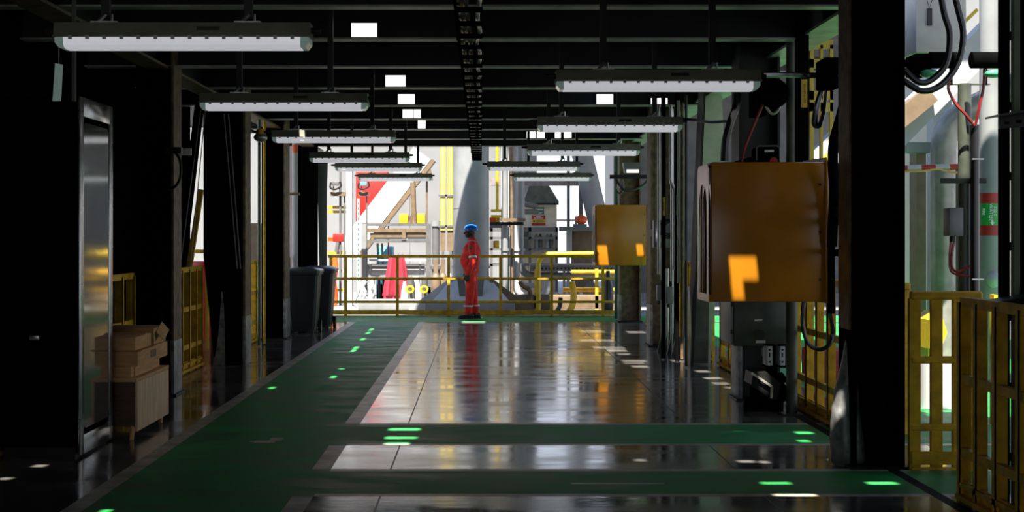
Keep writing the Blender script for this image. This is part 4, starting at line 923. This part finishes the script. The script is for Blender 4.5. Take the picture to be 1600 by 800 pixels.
r = thing('orange_box', 'orange and yellow box on a shelf right of the round column', 'box', tuple(P(772, 346, 34.4)))
build('body', B_(M(), 765, 775, 340, 347, 34.4, .3), ORANGE, r); build('side', B_(M(), 775, 781, 340, 347, 34.4, .3), YELB, r); build('shelf', B_(M(), 765, 790, 347, 356, 34.3, .5), GREY, r); build('leg', M().box(X(783, 34.4), X(785, 34.4), 34.4, 34.5, G0, Z(356, 34.4)), GREY, r)
r = thing('yellow_hanger', 'bright yellow hanging rod with two crossbars right of the round column', 'hanger', tuple(P(777, 340, 34.6)))
build('rod', M().cyl(P(777, 200, 34.3), P(777, 330, 34.3), .035), YELB, r)
for py in (327, 336): build('bar', B_(M(), 767, 788, py, py+4, 34.25, .1), YELB, r)
r = thing('shelf_rack', 'grey steel shelf rack loaded with small white tanks right of the pipe bundle', 'rack', (X(815, 37), 37, G0))
for py0, py1 in ((355, 362), (370, 374), (388, 391), (412, 416)): build('shelf', B_(M(), 764, 872, py0, py1, 37, .8), GREY, r)
for px in (766, 826, 868): build('upright', M().box(X(px, 37), X(px+4, 37), 37, 37.1, G0, Z(355, 37)), GREY, r)
build('panel', B_(M(), 816, 828, 362, 398, 37.5, .05), WHITE, r)
for k, px in enumerate((838, 844, 855, 861)):
    single('gas_bottle', M().lathe([(.06, 0), (.06, .28), (.03, .34), (.02, .38)], (X(px, 37.3), 37.3, Z(388, 37)+.001), 10), GREY if k % 2 else WHITE, ('white gas cylinder, leftmost on the rack shelf below the signs', 'grey gas cylinder, second on the rack shelf below the signs', 'white gas cylinder, third on the rack shelf below the signs', 'grey gas cylinder, rightmost on the rack shelf below the signs')[k], 'cylinder', 'small cylinders on the rack')
single('yellow_drum', B_(M(), 772, 780, 376, 387.9, 37.2, .3, .02), YELB, 'yellow block on the middle rack shelf beside the round column', 'box')
single('orange_drum', B_(M(), 770.5, 771.8, 376, 387.9, 37.2, .3, .02), ORANGE, 'orange block on the middle rack shelf beside the round column', 'box')
# cabin with hopper hood and signs
Yh = 38.0
r = thing('analyser_house', 'cream panelled cabin with olive sloping hood and two safety signs', 'cabin', (X(843, Yh), Yh, G0))
build('wall', B_(M(), 814, 870, 318, 356, Yh, 1.2).box(X(814, Yh), X(870, Yh), Yh+.1, Yh+1.2, G0, Z(356, Yh)), mat('cream_panel', (.72, .62, .46), .5, var=.1), r)
build('hood', M().prism([(X(818, Yh), Z(318, Yh)), (X(872, Yh), Z(318, Yh)), (X(872, Yh), Z(315, Yh)), (X(857, Yh), Z(291, Yh)), (X(826, Yh), Z(291, Yh)), (X(818, Yh), Z(314, Yh))], 'y', Yh-.35, Yh+1.0), DGREEN, r)
build('hood_trim', B_(M(), 816, 873, 317, 320, Yh-.37, .06), SOOT, r)
ys = Yh-.03
e = build('exit_sign', B_(M(), 833, 850, 324, 335, ys, .02), TEAL, r)
build('arrow', M().prism([(X(835, ys), Z(327.3, ys)), (X(838.5, ys), Z(324.6, ys)), (X(838.5, ys), Z(326.3, ys)), (X(849, ys), Z(326.3, ys)), (X(849, ys), Z(328.6, ys)), (X(838.5, ys), Z(328.6, ys)), (X(838.5, ys), Z(330, ys))], 'y', ys-.012, ys-.002), PAPER, e)
build('lettering', B_(M(), 841, 848.5, 331.2, 332.2, ys-.01, .008).box(X(841, ys), X(846, ys), ys-.01, ys-.002, Z(333.8, ys), Z(333.1, ys)), PAPER, e)
e = build('danger_sign', B_(M(), 831, 852, 336.5, 352, ys, .02), RED, r)
build('yellow_band', B_(M(), 831, 852, 343, 348.5, ys-.008, .008), YELB, e)
build('lettering', B_(M(), 838, 845, 338, 339.2, ys-.008, .007).box(X(834, ys), X(849, ys), ys-.008, ys-.001, Z(341.4, ys), Z(340.4, ys)), PAPER, e)
build('symbol', M().prism([(X(832.5, ys), Z(345.7, ys)), (X(834.2, ys), Z(343.8, ys)), (X(836, ys), Z(345.7, ys)), (X(834.2, ys), Z(347.6, ys))], 'y', ys-.015, ys-.008), INK, e)
build('lettering', B_(M(), 838, 850, 344.4, 345.3, ys-.014, .005).box(X(838, ys), X(850.5, ys), ys-.014, ys-.009, Z(347.3, ys), Z(346.4, ys)), RUST, e)
for py, lab in ((322, 'grey stub pipe pointing right beside the green arrow sign, upper of two'), (331, 'grey stub pipe pointing right beside the green arrow sign, lower of two')):
    single('stub_pipe', M().cyl(P(815, py-4 if py < 330 else py, 34.85), P(837 if py < 330 else 838, py, 36.6), .07), GREY, lab, 'pipe')
single('pipe_header', B_(M(), 766, 930, 277, 290, 39.5, .3), mat('brown_grey', (.24, .20, .19), .5), 'brown grey horizontal beam above the cream cabin', 'beam')
single('steel_post', M().box(X(886, 38.8), X(890.5, 38.8), 38.8, 38.95, G0, 4), GREY, 'slim grey post right of the cream cabin against the sky', 'post')
single('steel_post', M().box(X(905, 39.8), X(911, 39.8), 39.8, 39.95, G0, 4), GREY, 'slim grey post behind the orange cover', 'post')
single('guard_rail', B_(M(), 868, 905, 343, 345, 38.6, .05), GREY, 'thin dark rail beside the orange cover', 'rail')
r = thing('orange_cover', 'round red orange cover on a small dark stand right of the cream cabin', 'equipment', tuple(P(908, 354, 36.4)))
build('dome', M().ell(P(908, 343.5, 36.4), (.155, .12, .125), 18), ORANGE, r)
build('stand', B_(M(), 896, 917, 350, 355, 36.3, .2).box(X(899, 36.4), X(901, 36.4), 36.35, 36.5, Z(355, 36.4), Z(338, 36.4)), GREY, r)
single('slanted_tube', M().cyl(P(897, 190, 38.2), P(962, 458, 38.2), .28, n=24), LGREY, 'big pale grey slanted tube above the farther phone hood', 'tube')
r = thing('tan_cabinet', 'tan cabinet with a white side right of the cream cabin under a grey shelf', 'cabinet', (X(910, 37.2), 37.2, G0))
build('body', B_(M(), 894, 928, 361, 398, 37.2, .5, .02).box(X(894, 37.2), X(928, 37.2), 37.3, 37.7, G0, Z(398, 37.2)), TAN, r)
build('top', B_(M(), 878, 936, 354, 361, 36.2, 1.4), GREY, r); build('side', B_(M(), 886, 894, 361, 400, 37.2, .3).box(X(886, 37.2), X(890, 37.2), 37.3, 37.5, G0, Z(400, 37.2)), WHITE, r)
single('yellow_pipe', M().bend([(X(841, 32.6), 32.6, G0), P(841, 397, 32.6), P(955, 396, 32.6)], .055, .3), YELB, 'bright yellow pipe turning right just above the top rail', 'pipe')
single('yellow_pipe', M().cyl(P(893, 425, 33.14), P(965, 425, 33.14), .05), YEL, 'yellow pipe running low behind the right bays above the middle rail', 'pipe')
single('yellow_pipe', M().cyl(P(880, 453, 33.14), P(965, 453, 33.14), .05), YEL, 'lower yellow pipe running behind the right bays below the middle rail', 'pipe')
single('yellow_hose', M().path([P(893, 440, 32), P(896, 455, 32), P(895, 475, 31.9), P(888, 488, 31.8), P(880, 492, 31.6)], .07, 8), YEL, 'thick yellow hose curving to the deck behind the right bays', 'hose')
single('black_hose', M().path([P(876, 465, 31.8), P(874, 480, 31.8), P(866, 490, 31.6)], .05, 8), RUBBER, 'black hose beside the thick yellow hose', 'hose')
for px0, px1, lab in ((835, 839, 'yellow upright under the yellow pipe behind the third right bay'), (930, 935, 'yellow upright behind the last right bay')):
    single('yellow_post', M().box(X(px0, 33), X(px1, 33), 33, 33.1, G0, Z(420, 33)), YEL, lab, 'post')
r = thing('cable_tray', 'perforated grey cable tray running right behind the top rail', 'cable tray', tuple(P(895, 425, 34)))
build('tray', B_(M(), 828, 966, 414, 424, 34, .4), GREY, r); build('lip', B_(M(), 828, 966, 412, 414.5, 33.98, .44), LGREY, r)
for k in range(22): build('slot', B_(M(), 834+k*6, 836.5+k*6, 418, 421, 33.985, .02), SOOT, r)
build('leg', M().box(X(880, 34), X(884, 34), 34.1, 34.2, G0, Z(424, 34)).box(X(950, 34), X(954, 34), 34.1, 34.2, G0, Z(424, 34)), GREY, r)
r = thing('pump_skid', 'grey pump housing with round white fittings behind the right bays', 'pump', (X(905, 34.6), 34.6, G0))
build('housing', M().prism([(X(860, 34.6), G0), (X(960, 34.6), G0), (X(955, 34.6), Z(462, 34.6)), (X(925, 34.6), Z(440, 34.6)), (X(905, 34.6), Z(462, 34.6)), (X(868, 34.6), Z(458, 34.6))], 'y', 34.6, 35.3), GREY, r)
for px, py in ((868, 460), (884, 459), (898, 460), (907, 459), (958, 460), (950, 446)): build('fitting', M().ell(P(px, py, 34.5), (.06, .06, .07)), WHITE, r)
single('black_bottle', M().lathe([(.10, 0), (.12, .2), (.12, .6), (.05, .85), (.04, .95)], (X(950, 31.2), 31.2, G0), 14), RUBBER, 'tall black bottle shaped vessel behind the last right bay', 'vessel')
for px, lab in ((861, 'brown slanted pipe stub with valve, left of the white bend'), ):
    single('valve_stub', M().bend([P(812, 440, 33.0), P(818, 450, 33.0), P(828, 450, 33.0), P(829, 470, 33.0)], .05, .12), RUST, 'brown pipe stub with elbow inside the white pipe bend', 'pipe')

# ------------------------------------------------------------------ outside the right edge
single('grey_pole', M().cyl((X(1507, 11.4), 11.4, 0), P(1507, 131, 11.4), .052, n=16).box(X(1480, 11.4), X(1546, 11.4), 11.38, 11.42, Z(133, 11.4), Z(131, 11.4)), DGREEN, 'grey green pole with a thin top bar outside the right side', 'pole')
r = thing('black_pole', 'black tubular pole with clips right beside the grey green pole', 'pole', (X(1523, 11.3), 11.3, 0))
build('tube', M().cyl((X(1523, 11.3), 11.3, 0), P(1523, 195, 11.3), .036, n=16), RUBBER, r)
for py in (249, 436): build('clip', M().box(X(1516, 11.3), X(1534, 11.3), 11.25, 11.27, Z(py+1, 11.3), Z(py-1, 11.3)), STEEL, r)
build('clamp', M().box(X(1473, 11.3), X(1544, 11.3), 11.34, 11.36, Z(286, 11.3), Z(278, 11.3)), SOOT, r)
Yb = 15.0
r = thing('water_pipe', 'large white vertical pipe with a green band between two dark red bands', 'pipe', (X(1547, Yb), Yb, 0))
rp = 16*Yb/F
build('pipe', M().cyl((X(1547, Yb), Yb, 0), (X(1547, Yb), Yb, 4.5), rp, n=28), LGREY, r)
build('red_band', M().cyl(P(1547, 318, Yb), P(1547, 302, Yb), rp+.002, n=28), RED, r); build('red_band', M().cyl(P(1547, 368, Yb), P(1547, 352, Yb), rp+.002, n=28), RED, r)
g = build('green_band', M().cyl(P(1547, 352, Yb), P(1547, 318, Yb), rp+.003, n=28), mat('band_green', (.01, .30, .05), .4, var=.05), r)
yy = Yb-rp-.006
text(g, 'lettering', 'FIRE', .055, (X(1553.5, yy), yy, Z(330, yy)), (math.pi/2, math.pi/2, 0), PAPER)
text(g, 'lettering', 'WATER', .052, (X(1548.5, yy), yy, Z(331, yy)), (math.pi/2, math.pi/2, 0), PAPER)
text(g, 'lettering', 'FIRE', .04, (X(1537, yy+.02), yy+.02, Z(331, yy)), (math.pi/2, math.pi/2, 0), PAPER)
build('arrow', M().prism([(X(1550.5, yy), Z(351.5, yy)), (X(1546.5, yy), Z(347.5, yy)), (X(1549, yy), Z(347.5, yy)), (X(1549, yy), Z(344, yy)), (X(1552, yy), Z(344, yy)), (X(1552, yy), Z(347.5, yy)), (X(1554.5, yy), Z(347.5, yy))], 'y', yy-.004, yy), PAPER, g)
r = thing('junction_box', 'grey junction box on the grey green pole with red cables below', 'junction box', tuple(P(1486, 370, 11.3)))
build('body', M().box(X(1477, 11.3), X(1499, 11.3), 11.2, 11.36, Z(369, 11.3), Z(325, 11.3), .008), GREY, r)
build('gland', M().cyl(P(1488, 378, 11.28), P(1488, 369, 11.28), .022), SOOT, r)
build('cable', M().path([P(1486, 376, 11.28), P(1484, 400, 11.28), P(1485, 420, 11.28), P(1492, 428, 11.26), P(1515, 432, 11.24)], .010, 6), REDC, r)
build('cable', M().path([P(1491, 376, 11.28), P(1487, 400, 11.27), P(1488, 418, 11.27), P(1497, 425, 11.25), P(1516, 416, 11.24)], .010, 6), REDC, r)
for pts, lab in (([P(1484, 128, 11.2), P(1482, 140, 11.2), P(1493, 162, 11.2), P(1507, 177, 11.2), P(1522, 196, 11.25)], 'red cable falling from the left lamp head into the black pole'), ([P(1538, 108, 11.2), P(1537, 135, 11.2), P(1531, 165, 11.2), P(1524, 196, 11.25)], 'red cable falling from the right lamp head into the black pole')):
    single('cable', M().path(pts, .012, 6), REDC, lab, 'cable')
for px0, px1, lx, lab in ((1452, 1494, 1452, 'black drum shaped lamp head at upper right, left of two beside the thick cables'), (1517, 1562, 1552, 'black drum shaped lamp head at upper right, right of two')):
    r = thing('emergency_lamp', lab, 'lamp', tuple(P((px0+px1)/2, 118, 11.1)))
    build('drum', M().path([P(px0, 94, 11.1), P(px0+1, 94, 11.1), P(px0+4, 94, 11.1), P(px1-4, 94, 11.1), P(px1-1, 94, 11.1), P(px1, 94, 11.1)], [.045]+[.055]*4+[.065]*24+[.05], 16, 6), BLACK, r)
    build('lens', M().ell(P(lx, 115, 11.1), (.075, .06, .035)), mat('green_lens', (.10, .45, .22), .1), r)
    build('arm', M().cyl(P(1486 if px0 < 1500 else 1540, 104, 11.3), P(1486 if px0 < 1500 else 1540, 132, 11.38), .014, n=8), SOOT, r)
single('black_case', M().box(X(1424, 11.2), X(1454, 11.2), 11.15, 11.4, Z(119, 11.2), Z(84, 11.2), .03), BLACK, 'black case left of the drum shaped lamp heads', 'equipment case')
for pts, lab in (([P(1466, -30, 10.6), P(1475, 20, 10.6), P(1484, 55, 10.6), P(1478, 100, 10.6), P(1455, 125, 10.6), P(1435, 128, 10.6), P(1412, 108, 10.6)], 'thick black cable loop at upper right, inner of two'), ([P(1486, -30, 10.5), P(1497, 15, 10.5), P(1505, 55, 10.5), P(1496, 100, 10.5), P(1470, 133, 10.5), P(1440, 142, 10.5), P(1412, 126, 10.5)], 'thick black cable loop at upper right, outer of two')):
    single('cable', M().path(pts, .024, 10), RUBBER, lab, 'cable')
r = thing('equipment_box', 'pale panel box hanging at the upper right behind the cable loops', 'panel', tuple(P(1470, 82, 13)))
build('body', M().box(X(1431, 13), X(1510, 13), 13, 13.4, Z(82, 13), 4.2, .01), mat('pale_beige', (.50, .47, .42), .5, var=.1), r)
build('tag', M().box(X(1449, 12.98), X(1456, 12.98), 12.97, 12.99, Z(40, 12.98), Z(13, 12.98)), INK, r)
build('string', M().path([P(1448, -2, 12.97), P(1452, 13, 12.97), P(1457, -2, 12.97)], .004, 6, 0), INK, r)
single('diagonal_truss', M().bar(P(1380, 225, 16.5), P(1620, -20, 16.5), .34, .3), WHITE, 'broad white diagonal brace rising to the right outside the right side', 'brace')
single('diagonal_truss', M().bar(P(1400, 190, 16.3), P(1452, 148, 16.3), .2, .25), TAN, 'short tan bracket below the broad white diagonal brace', 'bracket')
single('yellow_rod', M().cyl(P(1498, 43, 16.33), P(1527, 15, 16.33), .02), YELB, 'short yellow rod lying along the broad white diagonal brace', 'rod')
single('silver_pipe', M().bend([(X(1474, 18), 18, 0), P(1474, 190, 18), P(1560, 150, 18), P(1640, 100, 18)], .16, .35, 16), PIPEM, 'shiny silver pipe with an elbow outside the right side', 'pipe')
single('white_column', M().box(X(1459, 19), X(1487, 19), 19, 19.3, 0, 5.5), WHITE, 'broad white column behind the silver pipe outside the right side', 'column')
single('tan_column', M().box(X(1432, 18.6), X(1447, 18.6), 18.6, 18.9, 0, Z(226, 18.6)), TAN, 'tan column left of the broad white column outside the right side', 'column')
single('duct', B_(M(), 1405, 1458, 222, 238, 18.3, .3), LGREY, 'pale horizontal duct above the red barrier outside the right side', 'duct')
r = thing('barrier_rail', 'red and white barrier rail crossing behind the poles on the right', 'barrier', tuple(P(1450, 268, 14.4)))
for k in range(5): build('stripe', M().cyl(P(1395+k*22, 262+(k-2)*-.6, 14.4), P(1417+k*22, 262+(k-1)*-.6, 14.4), .03), RED if k % 2 == 0 else WHITE, r)
for px in (1398, 1498): build('post', M().cyl((X(px, 14.45), 14.45, 0), P(px, 258, 14.45), .03), GREY, r)
build('rope', M().path([P(1400, 268, 14.38), P(1440, 267, 14.38), P(1465, 264, 14.38), P(1480, 268, 14.38), P(1500, 270, 14.38)], .012, 6), CARD, r)
single('white_flange', M().ell(P(1552, 437, 14.9), (.07, .09, .09)), WHITE, 'pale round cover low beside the banded pipe', 'cover')
single('yellow_hopper', M().prism([(X(1452, 14), Z(545, 14)), (X(1470, 14), Z(545, 14)), (X(1480, 14), Z(520, 14)), (X(1470, 14), Z(488, 14)), (X(1452, 14), Z(500, 14))], 'y', 14, 14.5).box(X(1455, 14), X(1468, 14), 14.1, 14.4, 0, Z(545, 14)), YELB, 'yellow angular hopper seen through the railing panel at right', 'hopper')
single('white_drum', M().cyl((X(1464, 13.2), 13.2, 0), (X(1464, 13.2), 13.2, .42), .16, n=24), WHITE, 'white drum on the green deck behind the right railing panel', 'drum')
single('yellow_post', M().box(X(1553, 12), X(1559, 12), 12, 12.1, 0, 1.1), YELB, 'upright coloured bright yellow for a sun spot, glimpsed through the nearest railing', 'post')  # bright yellow colour stands for a spot of sunlight
single('red_crate', M().box(3.6, 4.0, 15.4, 16, 0, .35, .02), PINK, 'red crate on the outer green deck glimpsed below the nearer phone hood', 'crate')
r = thing('yellow_ladder_cage', 'yellow ladder cage high up outside beside the lettered post', 'ladder', tuple(P(1278, 150, 14)))
build('stringer', B_(M(), 1266, 1272, 70, 616, 14, .06), YELB, r); build('stringer', B_(M(), 1282, 1286, 70, 616, 14, .06), YELB, r); build('stringer', B_(M(), 1297, 1302, 70, 616, 14, .06), YELB, r)
for py in (62, 92, 142, 160): build('rung', B_(M(), 1266, 1302, py, py+14, 14.0, .05), YELB, r)
single('diagonal_truss', M().bar(P(1235, 300, 17), P(1345, 185, 17), .3, .3), WHITE, 'white diagonal brace outside, seen above the nearer phone hood', 'brace')
single('yellow_pipe', M().cyl(P(1240, 300, 16.6), P(1350, 190, 16.6), .05), YELB, 'yellow pipe along the white brace above the nearer phone hood', 'pipe')
# glimpses between the left columns
single('tan_crate', M().box(X(384, 29), X(404, 29), 29, 29.8, G0, 1.75).box(X(382, 29), X(406, 29), 28.9, 29.9, 1.75, 1.85), TAN, 'tan crate stack glimpsed between the tapered column and the green pipe', 'crate')
single('red_drum', M().cyl((X(317, 22), 22, 0), (X(317, 22), 22, 1.2), .25, n=20), RED, 'red drum glimpsed left of the broad tapered column', 'drum')
single('yellow_brace', M().bar(P(314, 296, 19), P(275, 560, 19), .07, .07), YEL, 'yellow slanted bar left of the broad tapered column', 'brace')
single('yellow_crossbar', M().box(X(295, 20), X(325, 20), 20, 20.06, Z(396, 20), Z(390, 20)).box(X(321, 20), X(325, 20), 20, 20.06, 0, Z(390, 20)), YELB, 'yellow crossbar glimpsed left of the broad tapered column', 'crossbar')
